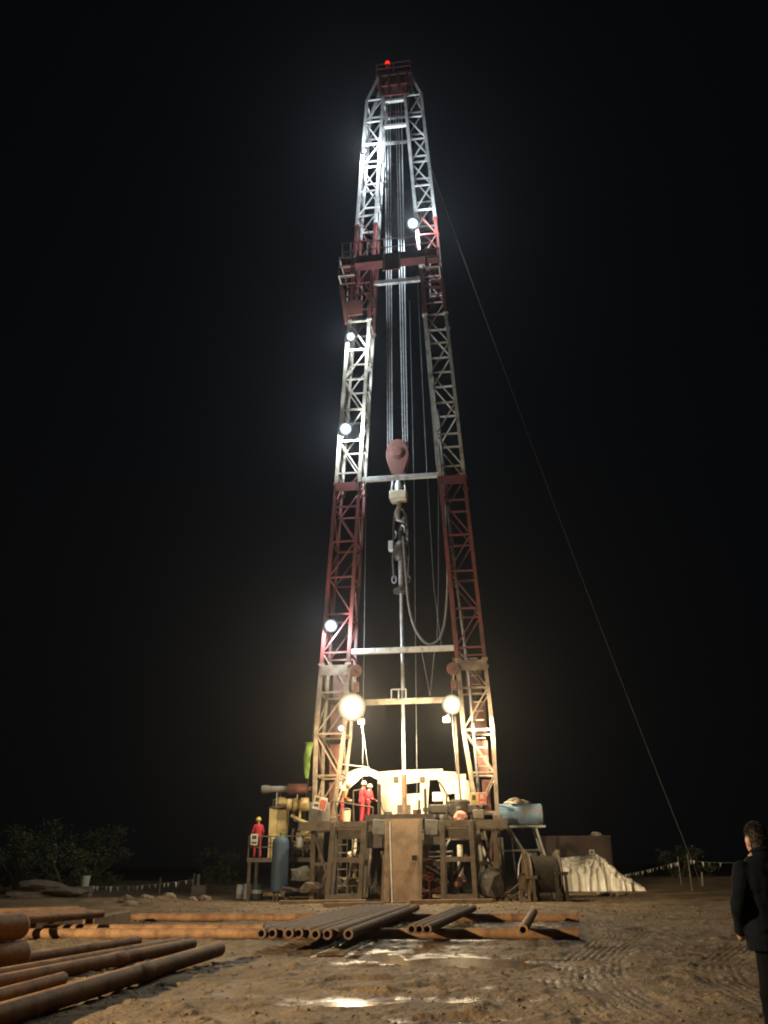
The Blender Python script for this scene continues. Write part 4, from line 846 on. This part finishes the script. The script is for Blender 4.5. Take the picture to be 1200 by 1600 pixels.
# ================================================================== LEFT SIDE PLANT
PD = 41.5
def wl(px, py, D): return at(px, py, D)
def pxm(D, py=1300): return (at(700, py, D).x - at(600, py, D).x) / 100.0
# platform with railing
t = thing('service_platform', 'dark railed service platform on legs left of the rig', 'platform', (at(430, 1340, PD).x, PD, 0)); bx = at(430, 1340, PD).x
x0 = at(388, 1340, PD).x - bx; x1 = at(492, 1340, PD).x - bx; zf = at(430, 1341, PD).z; zr = at(430, 1307, PD).z; zm = at(430, 1324, PD).z
MB().box((x0, -0.3, zf - 0.14), (x1, 2.2, zf)).build('deck', 'dark', t)
MB().box((x0, -0.36, zf - 0.16), (x1, -0.3, zf + 0.02)).build('edge_beam', 'frame', t)
for i in range(7):
    x = x0 + 0.03 + (x1 - x0 - 0.06) * i / 6; MB().tube([(x, -0.28, zf), (x, -0.28, zr)], 0.03, 8).build('rail_post', 'frame', t)
for z in (zm, zr): MB().tube([(x0, -0.28, z), (x1, -0.28, z)], 0.025, 8).build('rail', 'frame', t)
for x in (x0 + 0.1, (x0 + x1) / 2 + 0.35, x1 - 0.1):
    for y in (-0.2, 2.1): MB().bar((x, y, 0), (x, y, zf - 0.14), 0.14).build('leg', 'dark', t)
MB().box((x0 + 1.9, 0.3, 0.15), (x1 - 0.2, 1.8, 0.9)).build('base_box', 'dark', t, 0.03)
a = at(399, 1312, PD); s_ = thing('sign_board', 'small white notice with black marks hung on the platform railing', 'sign', (a.x, PD - 0.36, a.z))
MB().box((-0.16, 0, -0.24), (0.16, 0.02, 0.24)).build('board', 'signw', s_); MB().box((-0.1, -0.006, 0.02), (0.1, -0.001, 0.17)).build('print', 'ink', s_); MB().box((-0.11, -0.006, -0.18), (0.11, -0.001, -0.1)).build('print', 'ink', s_)
p = at(402, 1330, PD + 0.5)
person('person', 'worker in dark red coveralls and yellow hard hat on the railed platform', (p.x, PD + 0.5, zf), 0.5, ST, dict(top='coverall', leg='coverall', hand='skin'), 'hat', 0.02, 1.0, group='rig crew')
# pale yellow cabinet with lid gear
a = at(432, 1330, PD + 0.9); t = thing('yellow_cabinet', 'tall pale yellow steel cabinet with a round lid on the platform', 'cabinet', (a.x, PD + 0.9, zf)); zt = at(432, 1264, PD + 0.9).z - zf
MB().box((-0.42, 0, 0), (-0.03, 0.8, zt + 0.02)).build('door_panel', 'yellow', t, 0.02); MB().box((-0.02, 0.02, 0), (0.42, 0.8, zt - 0.03)).build('door_panel', 'yellow', t, 0.02)
MB().lathe([(0.5, 0), (0.52, 0.05), (0.2, 0.14), (0.05, 0.16)], 20, (-0.02, 0.4, zt + 0.03)).build('lid', 'frame', t)
MB().lathe([(0.2, 0), (0.3, 0.1), (0.3, 0.3), (0.16, 0.42)], 16, (0.1, 0.4, zt + 0.15)).build('pump_head', 'yellow', t)
MB().tube([(-0.3, 0.4, zt + 0.1), (-0.3, 0.4, zt + 0.45), (0.1, 0.4, zt + 0.45)], 0.035, 8).build('loop_pipe', 'steel', t)
for x in (-0.05, 0.05): MB().tube([(x, 0.4, zt + 0.5), (x, 0.4, zt + 1.1)], 0.03, 8).build('riser', 'steel', t)
MB().tube(smooth([Vector((0.42, 0.2, zt + 0.1)), Vector((0.65, 0.2, zt - 0.02)), Vector((0.75, 0.2, zt - 0.2)), Vector((0.78, 0.2, zt - 0.5)), Vector((1.2, 0.2, zt - 0.58)), Vector((1.8, 0.2, zt - 0.55))]), 0.045, 8).build('elbow_pipe', 'steel', t)
MB().box((-0.435, -0.012, zt * 0.30), (0.0, -0.002, zt * 0.32)).build('seam', 'frame', t)
# air filters
a = at(466, 1257, PD + 0.6); t = thing('air_filter', 'pair of fat cream filter drums above the engine', 'filter', (a.x, PD + 0.6, a.z))
for x0_, x1_, r in ((-0.55, -0.28, 0.27), (-0.26, -0.04, 0.29), (-0.02, 0.08, 0.22), (0.08, 0.5, 0.31)):
    MB().lathe([(r * 0.8, x0_), (r, x0_ + 0.05), (r, x1_ - 0.04), (r * 0.9, x1_)], 20, (0, 0, 0), 'x').build('drum', 'yellow', t)
MB().bar((0.1, 0, -0.25), (0.1, 0, -0.75), 0.1).build('bracket', 'yellow', t)
MB().bar((-0.3, -0.2, -0.5), (0.5, -0.2, -0.85), 0.12, 0.12).build('arm', 'yellow', t)
# engine
a = at(476, 1280, PD + 0.8); t = thing('engine', 'cream and rusty engine on the railed platform', 'engine', (a.x, PD + 0.8, zf))
MB().box((-0.55, 0, 0.15), (0.45, 1.2, 0.75)).build('block', 'frame', t, 0.05)
MB().box((-0.4, 0.05, 0.75), (0.4, 1.1, 1.15)).build('head', 'yellow', t, 0.05)
MB().lathe([(0.08, -0.08), (0.3, -0.06), (0.3, 0.0), (0.08, 0.02)], 18, (0.05, -0.05, 1.35), 'y').build('pulley', 'yellow', t)
MB().box((-0.3, -0.15, 1.2), (0.4, 0.3, 1.3)).build('manifold', 'yellow', t, 0.02)
for x in (-0.4, -0.15, 0.1, 0.3): MB().lathe([(0.05, 0), (0.09, 0.03), (0.09, 0.2), (0.04, 0.24)], 10, (x, -0.1, 0.35)).build('injector', 'rag', t)
MB().tube(smooth([Vector((-0.5, -0.1, 1.3)), Vector((-0.55, -0.2, 0.8)), Vector((-0.3, -0.25, 0.4)), Vector((0.2, -0.2, 0.3))]), 0.05, 8).build('hose', 'grey', t)
# muffler
a = at(449, 1233, PD + 1.0); t = thing('exhaust_muffler', 'horizontal exhaust muffler, grey pipe end and reddish drum, left of the mast', 'exhaust', (a.x, PD + 1.0, a.z))
MB().lathe([(0.1, -1.25), (0.19, -1.24), (0.2, -0.95), (0.15, -0.8), (0.15, 0.0)], 18, (0, 0, 0), 'x').build('tail_pipe', 'grey', t)
MB().lathe([(0.12, 0.0), (0.25, 0.03), (0.25, 0.95), (0.12, 1.0), (0.12, 1.4)], 18, (0, 0, 0), 'x').build('drum', 'oxide', t)
for x in (-0.5, 0.5): MB().bar((x, 0, -0.15), (x, 0, -0.9), 0.05).build('hanger', 'steel', t)
# blue upright tank
a = at(436, 1385, PD - 1.2); t = thing('blue_tank', 'dull blue upright tank standing before the platform', 'tank', (a.x, PD - 1.2, 0)); h = at(436, 1306, PD - 1.2).z
MB().lathe([(0.25, 0.32), (0.36, 0.4), (0.375, 0.6), (0.375, h - 0.32), (0.35, h - 0.16), (0.24, h - 0.05), (0.05, h)], 26).build('shell', 'blue2', t)
for k in range(3): b = 0.4 + 2.1 * k; MB().bar((0.3 * math.cos(b), 0.3 * math.sin(b), 0), (0.3 * math.cos(b), 0.3 * math.sin(b), 0.5), 0.08).build('leg', 'dark', t)
MB().lathe([(0.06, h - 0.02), (0.06, h + 0.08), (0.12, h + 0.1), (0.12, h + 0.14)], 12, (0.05, 0, 0)).build('valve', 'green', t)
MB().tube([(0.12, -0.46, 0.25), (0.12, -0.5, 0.5)], 0.05, 8).build('drain', 'white', t)
# jug, drums, lumps
a = at(470, 1325, PD - 0.1); t = thing('jug', 'pale plastic jug hung on the platform railing', 'jug', (a.x, PD - 0.45, at(470, 1325, PD - 0.45).z))
MB().lathe([(0.05, 0), (0.16, 0.02), (0.17, 0.1), (0.17, 0.33), (0.12, 0.42), (0.06, 0.45), (0.06, 0.5)], 16).build('body', 'plastic', t); MB().lathe([(0.07, 0.5), (0.07, 0.55)], 12).build('cap', 'grey', t)
def drum(px, py, D, h, r, band, label):
    a = at(px, py, D); t = thing('drum', label, 'drum', (a.x, D, gz(a.x, D)), random.random(), 'drums on the ground left of the rig')
    MB().lathe([(r * 0.97, 0), (r, 0.02), (r, h * 0.33), (r * 1.04, h * 0.345), (r, h * 0.36), (r, h * 0.66), (r * 1.04, h * 0.675), (r, h * 0.69), (r, h - 0.02), (r * 1.03, h - 0.01), (r * 1.03, h), (r * 0.95, h), (r * 0.94, h - 0.02)], 22).build('shell', band, t)
    MB().lathe([(r * 1.012, h * 0.38), (r * 1.012, h * 0.64)], 22).build('band', 'signw', t)
    MB().lathe([(0.03, h - 0.02), (0.03, h + 0.01)], 8, (r * 0.5, 0, 0)).build('bung', 'dark', t)
drum(375, 1390, 43.5, 0.62, 0.17, 'white', 'small white drum, leftmost of the row beside the blue tank')
drum(387, 1391, 43.0, 0.66, 0.19, 'white', 'small white drum in the middle of the row beside the blue tank')
drum(402, 1390, 43.2, 0.62, 0.27, 'blue2', 'wide drum with blue top and pale band beside the blue tank')
for i, (px, py, D, rx, rz, m, lb) in enumerate(((470, 1368, 40.6, 0.45, 0.4, 'grey', 'pale grey pump lump under the service platform'), (450, 1392, 40.0, 0.5, 0.18, 'dark', 'dark muddy heap under the service platform'), (486, 1388, 39.8, 0.5, 0.3, 'frame', 'muddy crate-like heap at the left mast foot'))):
    a = at(px, py, D); o = rockmesh('gear_heap', rx, rx * 0.7, rz, m, 60 + i, 0.25); o.location = (a.x, D, max(a.z, rz * 0.5)); tag(o, lb, 'heap')
# timber sleepers in front of the rig
for i, (pa, pb, w_) in enumerate((((436, 1414), (572, 1412), 0.3), ((372, 1401), (455, 1399), 0.2), ((505, 1418), (600, 1416), 0.22), ((752, 1408), (840, 1408), 0.3), ((640, 1413), (770, 1411), 0.25))):
    a = gnd(*pa); b = gnd(*pb); c = (a + b) / 2; o = MB().bar(a - c, b - c, w_, 0.2).build('sleeper', 'timber', None, 0.02); o.location = (c.x, c.y, 0.06)
    tag(o, ('long muddy timber laid in front of the left front frame', 'thin timber on the mud beside the blue tank', 'short timber in front of the ladder foot', 'muddy timber laid before the right mast leg', 'muddy timber laid before the ramp board')[i], 'timber')

# ================================================================== RIGHT SIDE
D = 41.0
a0 = at(776, 1273, D); a1 = at(847, 1273, D); cx_ = (a0.x + a1.x) / 2; hw = (a1.x - a0.x) / 2; zc = a0.z
t = thing('water_tank', 'faded blue horizontal tank on a pipe stand right of the rig', 'tank', (cx_, D, zc)); R_ = 0.47
MB().lathe([(R_ * 0.3, -hw - 0.06), (R_ * 0.85, -hw - 0.02), (R_, -hw + 0.05), (R_, hw - 0.05), (R_ * 0.85, hw + 0.02), (R_ * 0.3, hw + 0.06)], 28, (0, 0, 0), 'x').build('shell', 'blue', t)
for x in (-hw * 0.96, hw * 0.9): MB().lathe([(R_ * 1.02, x - 0.03), (R_ * 1.02, x + 0.03)], 28, (0, 0, 0), 'x').build('hoop', 'blue', t)
MB().lathe([(0.18, R_ - 0.03), (0.18, R_ + 0.08), (0.05, R_ + 0.1)], 16, (-0.25, 0, 0)).build('filler_cap', 'oxide', t)
MB().tube([(0.05, -0.3, -0.5), (0.05, -0.3, -0.75)], 0.04).build('outlet', 'steel', t)
o = rockmesh('rag', 0.40, 0.25, 0.16, 'rag', 78, 0.42, None, 3); o.location = (cx_ - 0.1, D - 0.1, zc + R_ + 0.07); tag(o, 'crumpled pale rag lying on top of the blue tank', 'rag')
t = thing('tank_stand', 'spindly pipe stand carrying the blue tank', 'stand', (cx_, D, 0)); zs = at(800, 1292, D).z
for y in (-0.4, 0.4):
    MB().bar((-hw - 0.1, y, zs), (hw + 0.05, y, zs), 0.09).build('bearer', 'pale', t)
    MB().bar((hw * 0.62, y, zs - 0.05), (hw * 1.15, y, 0.9), 0.09).build('leg', 'pale', t)
    MB().bar((hw * 1.15, y, 0.9), (hw * 1.2, y, 0), 0.09).build('leg', 'pale', t)
    MB().bar((-hw * 0.55, y, zs - 0.05), (hw * 0.02, y, 2.0), 0.09).build('leg', 'steel', t)
    MB().bar((hw * 0.02, y, 2.0), (hw * 0.12, y, 0), 0.09).build('leg', 'steel', t)
    MB().bar((-hw - 0.1, y, 2.0), (hw * 0.75, y, 2.03), 0.07).build('tie', 'steel', t)
MB().tube(smooth([Vector((0.0, -0.5, 2.0)), Vector((-0.25, -0.55, 1.4)), Vector((-0.32, -0.6, 0.7)), Vector((-0.3, -0.6, 0.15))]), 0.035).build('drain_hose', 'pale', t)
for x in (-hw, -hw * 0.5): MB().bar((x, -0.4, zs), (x + 0.2, -0.4, 0), 0.06).build('leg', 'dark', t)
for x in (-hw * 0.95, hw * 0.85):
    MB().poly([(x - 0.05, -0.35, zs + 0.05), (x + 0.05, -0.35, zs + 0.05), (x + 0.05, -0.35, zc - 0.3), (x - 0.05, -0.35, zc - 0.3)], 0.7).build('cradle', 'dark', t)
a = at(784, 1365, D + 1.2); o = MB().box((-0.2, -0.1, 0.0), (0.2, 0.1, 2.6)).build('pale_column', 'cream', None, 0.02); o.location = (a.x - 0.05, D + 1.2, 0); tag(o, 'pale upright steel column behind the blue tank stand', 'column')
# cable reel
Dr = 38.9; a0 = at(824, 1370, Dr); a1 = at(871, 1370, Dr); zc = 1.05; t = thing('cable_reel', 'big reel of rusty wire between plank flanges right of the rig', 'reel', ((a0.x + a1.x) / 2, Dr, 0), 0.08); hw = (a1.x - a0.x) / 2
MB().lathe([(0.66, -hw + 0.06), (0.69, -hw + 0.12), (0.66, -hw * 0.3), (0.7, 0), (0.67, hw * 0.5), (0.69, hw - 0.1)], 28, (0, 0, zc), 'x').build('wire_winding', 'dark', t)
for i in range(13):
    x = -hw + 0.12 + (2 * hw - 0.24) * i / 12; MB().tube([(x, 0.7 * math.cos(b), zc + 0.7 * math.sin(b)) for b in np.linspace(0, 2 * PI, 25)], 0.035, 6).build('wire_turn', 'dark', t)
for s in (-1, 1):
    fl = MB().lathe([(0.08, -0.03), (0.88, -0.03), (0.9, 0), (0.88, 0.03), (0.08, 0.03)], 30, (s * hw, 0, zc), 'x').build('flange', 'frame', t)
    for y in (-0.5, 0.5): MB().bar((s * (hw + 0.1), y, 0), (s * (hw + 0.1), y * 0.2, zc + 0.95), 0.1, 0.14).build('frame_leg', 'timber', t)
MB().tube([(-hw - 0.3, 0, zc), (hw + 0.3, 0, zc)], 0.06).build('axle', 'dark', t)
for i, (px, w_, lb) in enumerate(((825, 0.8, 'low rusty trestle left of the cable reel'), (879, 0.55, 'low dark trestle right of the cable reel'))):
    a = at(px, 1390, 38.0); t = thing('trestle', lb, 'trestle', (a.x, 38.0, 0)); hh = (1.0, 1.15)[i]
    MB().box((-w_ / 2, -0.12, hh - 0.12), (w_ / 2, 0.12, hh)).build('beam', ('frame', 'dark')[i], t)
    for x in (-w_ * 0.35, w_ * 0.3): MB().bar((x, 0, hh - 0.12), (x * 1.1, 0, -0.03), 0.12).build('leg', ('frame', 'dark')[i], t)
a = at(838, 1370, 39.8); o = MB().box((-0.28, 0, 0), (0.3, 0.1, 1.9)).build('upright_sheet', 'grey', None, 0.01); o.location = (a.x - 0.2, 39.8, 0); tag(o, 'pale grey sheet standing behind the cable reel', 'sheet')
# container
Dc = 58.0; a0 = at(846, 1345, Dc); a1 = at(953, 1306, Dc); t = thing('site_container', 'long brown steel container behind the tarp heap', 'container', ((a0.x + a1.x) / 2, Dc, 0), -0.05); hw = (a1.x - a0.x) / 2; hh = a1.z
MB().box((-hw, 0, 0.1), (hw, 2.4, hh)).build('body', 'brown', t, 0.03)
for i in range(15): x = -hw + 0.15 + i * (2 * hw - 0.3) / 14; MB().box((x - 0.05, -0.035, 0.25), (x + 0.05, -0.002, hh - 0.15)).build('rib', 'brown', t)
MB().box((-hw, -0.06, hh - 0.13), (hw, -0.002, hh + 0.02)).build('top_rail', 'brown', t)
a = at(925.5, 1332, Dc - 0.2); t2 = thing('notice', 'small white notice fixed on the brown container', 'sign', (a.x, Dc - 0.09, a.z)); MB().box((-0.17, 0, -0.17), (0.17, 0.02, 0.17)).build('board', 'signw', t2); MB().box((-0.08, -0.006, -0.06), (0.07, -0.001, 0.08)).build('print', 'ink', t2)
a = at(930, 1303, Dc + 0.8); o = rockmesh('rag', 0.42, 0.4, 0.17, 'rag', 91, 0.3); o.location = (a.x, Dc + 0.8, hh + 0.1); tag(o, 'pale crumpled bundle on the container roof', 'rag')
# plastic covered heap
Dh = 52.0; sc = pxm(Dh, 1360)
prof_ = [(864, 1390), (868, 1352), (878, 1344), (900, 1344), (920, 1342), (936, 1340), (945, 1345), (955, 1356), (966, 1369), (980, 1377), (990, 1382), (994, 1390)]
xsn = [p[0] for p in prof_]; zsn = [at(930, p[1], Dh).z for p in prof_]; gz0 = 0.0
bm = bmesh.new(); NX, NY = 120, 60; grid = []
rndp = random.Random(12)
for j in range(NY):
    v_ = j / (NY - 1); row = []
    for i in range(NX):
        u = i / (NX - 1); px = 858 + 134 * u; hz_ = np.interp(px, xsn, zsn) - gz0
        k = max(0.0, math.sin(PI * v_)) ** 0.28
        fold = 0.16 * mnoise.noise(Vector((u * 4, v_ * 3, 1))) + 0.22 * (0.5 - abs(mnoise.noise(Vector((u * 9 + v_ * 3, v_ * 7, 4))))) + 0.16 * (0.4 - abs(mnoise.noise(Vector((u * 19, v_ * 14 + u * 8, 9))))) + 0.05 * mnoise.noise(Vector((u * 45, v_ * 30, 2)))
        z = max(0, hz_ * k * (1 + 0.12 * fold)) ; rg = 0.5 - abs(mnoise.noise(Vector((u * 7 + 2 * v_, v_ * 4 - 5 * u, 20)))) * 1.6; r2 = 0.5 - abs(mnoise.noise(Vector((u * 13 - 6 * v_, v_ * 9 + 7 * u, 31)))) * 1.6; yy = -1.7 + 3.4 * v_ - (0.42 * rg + 0.34 * r2) * (1 if v_ < 0.5 else -1); z *= 1 + 0.10 * r2
        row.append(bm.verts.new((at(px, 1386, Dh).x + 0.12 * fold * 2, Dh + yy, max(0.02, z + 0.02 + 0.30 * fold * k))))
    grid.append(row)
for j in range(NY - 1):
    for i in range(NX - 1): f_ = bm.faces.new((grid[j][i], grid[j][i + 1], grid[j + 1][i + 1], grid[j + 1][i])); f_.smooth = True
me = bpy.data.meshes.new('covered_heap'); bm.to_mesh(me); bm.free(); me.materials.append(M['film']); o = bpy.data.objects.new('covered_heap', me); C.objects.link(o)
tag(o, 'heap of sacks under a crumpled pale plastic sheet right of the cable reel', 'heap')
for i in range(16):
    px = random.uniform(930, 975); D_ = random.uniform(42, 46); a = at(px, 1395, D_); r = random.uniform(0.08, 0.2)
    o = rockmesh('rock', r, r * 0.8, r * 0.7, 'rock', 200 + i, 0.25, None, 1); o.location = (a.x, D_, gz(a.x, D_) + r * 0.2); tag(o, 'rock in the rubble patch before the plastic-covered heap', 'rock', 'rubble rocks by the covered heap')
for i, (px, py, r) in enumerate(((230, 1412, 0.35), (258, 1411, 0.42), (196, 1416, 0.3), (205, 1418, 0.26), (300, 1413, 0.25), (318, 1412, 0.3))):
    a = gnd(px, py); o = rockmesh('boulder', r, r * 0.8, r * 0.6, 'rock', 300 + i, 0.2); o.location = (a.x, a.y, gz(a.x, a.y) + r * 0.1); tag(o, 'dusty boulder on the mud bank behind the long pipes', 'rock', 'boulders on the mud bank')

# ================================================================== PIPES IN THE FOREGROUND
def pipe(a, b, r, label, m='pipe', group=None, bore=0.72, joint=None, name='casing_pipe', dome=False):
    a = Vector(a); b = Vector(b); t = thing(name, label, 'pipe', a, 0, group); d = b - a
    if dome:
        n_ = d.normalized(); MB().tube([Vector((0, 0, 0)), d - n_ * r * 0.5, d - n_ * r * 0.2, d], [r, r, r * 0.86, r * 0.5], 20).build('tube', m, t)
    else:
        MB().hollow((0, 0, 0), d, r, r * bore, 18).build('tube', m, t)
    for j in (joint or []):
        p = d * j; n_ = d.normalized(); MB().tube([p - n_ * 0.2, p - n_ * 0.14, p + n_ * 0.14, p + n_ * 0.2], [r * 1.01, r * 1.09, r * 1.09, r * 1.01], 18).build('coupling', m, t)
    return t
def gl(px, py, r, dz=0.0): p = gnd(px, py, r); return Vector((p.x, p.y, r + dz))
# two long pipes used as bearers
pipe(gl(-60, 1459, 0.11), gl(905, 1459, 0.11), 0.11, 'longest pale rusty pipe lying across the pad, bearing the pipe rack', joint=[0.24, 0.985], group='bearer pipes')
pipe(gl(60, 1451, 0.10), gl(412, 1451, 0.10), 0.10, 'pale rusty pipe lying close behind the longest pipe', group='bearer pipes')
pipe(gl(146, 1433, 0.11), gl(905, 1434, 0.11), 0.11, 'second long rusty pipe bearing the far end of the pipe rack', joint=[0.3], group='bearer pipes')
# the pipe rack
nearx = [408, 425, 438, 451, 466, 479, 492.5, 511, 522, 544]; farx = [563, 574, 584, 593, 602, 611, 620, 629, 637, 651]
zr_ = 0.22 + 0.095
for i, (u, v_) in enumerate(zip(nearx, farx)):
    a = gnd(u, 1459 + random.uniform(-1.5, 1), zr_); b = gnd(v_, 1418, zr_)
    pipe(a, b, 0.095, 'dark rusty drill pipe in the row of ten laid side by side on the bearers', 'dpipe', 'ten drill pipes in a row', 0.62, None, name='drill_pipe')
for u, v_ in zip((643, 655, 667), (719, 729, 740)):
    a = gnd(u, 1452, zr_); b = gnd(v_, 1419, zr_); pipe(a, b, 0.095, 'dark rusty drill pipe in the row of three laid on the bearers', 'dpipe', 'three drill pipes in a row', 0.62, None, name='drill_pipe')
pipe(gnd(817, 1453, zr_), gnd(834, 1425, zr_), 0.1, 'lone short pipe propped across the bearers right of the others', 'pipe', None, 0.62, name='drill_pipe')
# casing in the left foreground
pipe(gl(-140, 1528, 0.10), gl(215, 1471, 0.10), 0.10, 'rusty casing pipe, rear of the left foreground group', joint=[0.72], group='casing pipes in the left foreground')
pipe(gl(-150, 1552, 0.10), gl(284, 1472, 0.10), 0.10, 'thin casing pipe tucked behind a thicker one in the left foreground group', group='casing pipes in the left foreground')
pipe(gl(-150, 1566, 0.105), gl(300, 1475, 0.105), 0.105, 'casing pipe with a welded joint in the middle of the left foreground group', joint=[0.63], group='casing pipes in the left foreground')
pipe(gl(-120, 1588, 0.085), gl(98, 1529, 0.085), 0.085, 'short thin pipe ending between two casings in the left foreground', group='casing pipes in the left foreground')
pipe(gl(-130, 1626, 0.12), gl(342, 1483, 0.18, 0.0), 0.12, 'longest front casing pipe of the left foreground group with a long shadow', joint=[0.6], group='casing pipes in the left foreground')
# two fat pipes stacked at the left edge
a = gl(40, 1490, 0.21); b = a + Vector((-1.5, -3.0, 0)); pipe(b, a, 0.21, 'fat dark pipe, lower of the two stacked beside the foreground casings', 'pipe', dome=True)
a2 = a + Vector((-0.12, 0.10, 0.40)); pipe(a2 + Vector((-1.5, -3.0, 0)), a2, 0.2, 'fat pipe, upper of the two stacked beside the foreground casings', 'pipe', dome=True)
# low pipe stack on sleepers, far left
zq = 0.42
for i in range(9):
    a = gnd(-160 + i * 6, 1453 - i * 3.0, zq + random.uniform(0, 0.03)); b = gnd(163 - i * 5 + random.uniform(-14, 5), 1429 - i * 1.0, zq + random.uniform(0, 0.03)); pipe(a, b, 0.085, 'rusty pipe in the low raised stack behind the longest pipe', 'pipe', 'raised stack of pipes at the far left', 0.7, name='drill_pipe')
for px in (-60, 60, 150):
    a = gnd(px, 1450 - px * 0.04, 0.15); o = MB().box((-0.15, -1.2, -0.15), (0.15, 2.0, 0.18)).build('sleeper', 'timber', None, 0.02); o.location = (a.x, a.y + 0.6, 0.15); tag(o, 'squared timber bearing the raised pipe stack', 'timber', 'timbers under the raised stack')

# ================================================================== BACKGROUND
def bush(px, D_, h, rx, label, seed, n=4200):
    a = at(px, 1390, D_); rnd = random.Random(seed); t = thing('bushy_tree', label, 'tree', (a.x, D_, 0), 0, 'trees at the edge of the pad')
    tr = MB(); clumps = []
    for i in range(7):
        b = rnd.uniform(0, 6.28); l = rnd.uniform(0.4, 0.8); e = Vector((rx * l * math.cos(b), rx * l * math.sin(b), h * rnd.uniform(0.45, 0.85)))
        tr.tube([(0, 0, 0), (e.x * 0.3, e.y * 0.3, e.z * 0.5), tuple(e)], [0.14, 0.08, 0.02], 6); clumps.append(e)
    tr.build('trunk', 'bark', t)
    clumps += [Vector((rnd.gauss(0, 0.45) * rx, rnd.gauss(0, 0.45) * rx, h * rnd.uniform(0.15, 0.95))) for _ in range(26)]
    lf = MB()
    for i in range(n):
        c = rnd.choice(clumps); p = c + Vector((rnd.gauss(0, 0.22), rnd.gauss(0, 0.22), rnd.gauss(0, 0.17))) * (h / 3.4)
        p.z = max(0.1, p.z); s_ = rnd.uniform(0.05, 0.11); u = Vector((rnd.gauss(0, 1), rnd.gauss(0, 1), rnd.gauss(0, 0.6))).normalized(); v_ = u.cross(Vector((rnd.gauss(0, 1), rnd.gauss(0, 1), rnd.gauss(0, 1)))).normalized()
        lf.add([p - u * s_, p + v_ * s_ * 0.45, p + u * s_, p - v_ * s_ * 0.45], [(0, 1, 2, 3)])
    me = bpy.data.meshes.new('crown'); me.from_pydata(lf.v, [], lf.f); me.materials.append(M['leaf']); o = bpy.data.objects.new('crown', me); C.objects.link(o); o.parent = t
bush(25, 52, 4.0, 2.0, 'large dusty bushy tree at the far left edge of the pad', 1)
bush(95, 50, 2.6, 1.7, 'low dusty bush between the two larger trees on the left', 2, 3000)
bush(140, 57, 3.6, 2.2, 'dusty bushy tree behind the white bucket on the left', 3)
bush(340, 64, 2.6, 1.8, 'dim bush behind the drums left of the platform', 4, 2500)
bush(1065, 66, 2.6, 2.2, 'dim bush by the guy wire anchor on the far bank', 5, 2600)
# rough low wall and bucket
a = at(75, 1398, 47); o = rockmesh('mud_bank', 2.2, 0.7, 0.45, 'rock', 400, 0.32, None, 4); o.location = (a.x, 47, 0.2); tag(o, 'pale lumpy mud bank before the left bushes', 'bank')
a = at(131, 1392, 47); t = thing('bucket', 'white bucket on the ground at the left end of the bunting', 'bucket', (a.x, 47, gz(a.x, 47) + 0.5)); MB().lathe([(0.2, 0), (0.25, 0.45), (0.27, 0.5)], 16).build('body', 'plastic', t); MB().box((-0.35, -0.3, -0.6), (0.35, 0.3, 0.0)).build('plinth', 'rock', t)
# bunting
fm = MB().add([(-0.06, 0, 0), (0.06, 0, 0), (0, 0.02, -0.26)], [(0, 1, 2)]).mesh('flag'); fm.materials.append(M['plastic'])
def bunting(pts, D_, n, label, posts):
    P_ = [at(x, y, D_) for x, y in pts]; t = thing('bunting_line', label, 'bunting', P_[0]); Q = smooth(P_, 12); Q = [q_ - P_[0] for q_ in Q]
    MB().tube(Q, 0.012, 4).build('cord', 'wire', t)
    for i in range(n):
        u = (i + 0.5 + random.uniform(-0.3, 0.3)) / n * (len(Q) - 1); k = int(u); p = Q[k].lerp(Q[min(k + 1, len(Q) - 1)], u - k)
        f_ = bpy.data.objects.new('flag', fm); C.objects.link(f_); f_.parent = t; f_.location = p; f_.rotation_euler = (random.uniform(-0.3, 0.3), 0, random.uniform(-0.9, 0.9)); s_ = random.uniform(0.7, 1.3); f_.scale = (s_, s_, s_)
    for i in posts: q_ = Q[min(i, len(Q) - 1)]; MB().tube([(q_.x, q_.y, q_.z + 0.3), (q_.x, q_.y, -P_[0].z - 0.05)], 0.03, 6).build('post', 'grey', t)
bunting([(130, 1384), (190, 1385), (250, 1381), (303, 1374)], 48, 22, 'string of small white flags along the left edge of the pad', (0, 24, 36))
bunting([(955, 1369), (1000, 1362), (1060, 1347)], 56, 26, 'dense string of small white flags rising beside the covered heap', (0, 24))
bunting([(1075, 1343), (1100, 1347), (1145, 1348), (1180, 1346)], 50, 8, 'sparse string of white flags on the far right bank', (0, 36))
t = thing('fence_post', 'pale upright post at the right end of the left bunting', 'post', (at(309, 1390, 47.5).x, 47.5, 0)); MB().box((-0.06, -0.06, -0.05), (0.06, 0.06, at(309, 1366, 47.5).z)).build('post', 'grey', t); MB().box((-0.3, -0.12, 0), (0.4, 0.12, 0.5)).build('footing', 'rock', t)

# ------------------------------------------------------------------ thin haze box added to give the lamps their glow
hz = MB().box((-420, -70, -2), (420, 520, 54)).build('haze', 'glass'); hz.data.materials.clear()
hm = bpy.data.materials.new('glow_haze'); hm.use_nodes = True; nt = hm.node_tree; nt.nodes.clear()
out = nt.nodes.new('ShaderNodeOutputMaterial'); vol = nt.nodes.new('ShaderNodeVolumePrincipled')
vol.inputs['Color'].default_value = (0.95, 0.96, 1.0, 1); vol.inputs['Density'].default_value = 0.00032; vol.inputs['Anisotropy'].default_value = 0.86
nt.links.new(vol.outputs['Volume'], out.inputs['Volume']); hz.data.materials.append(hm)
tag(hz, 'thin haze added to make a faint glow round the lamps', 'haze', kind='stuff')
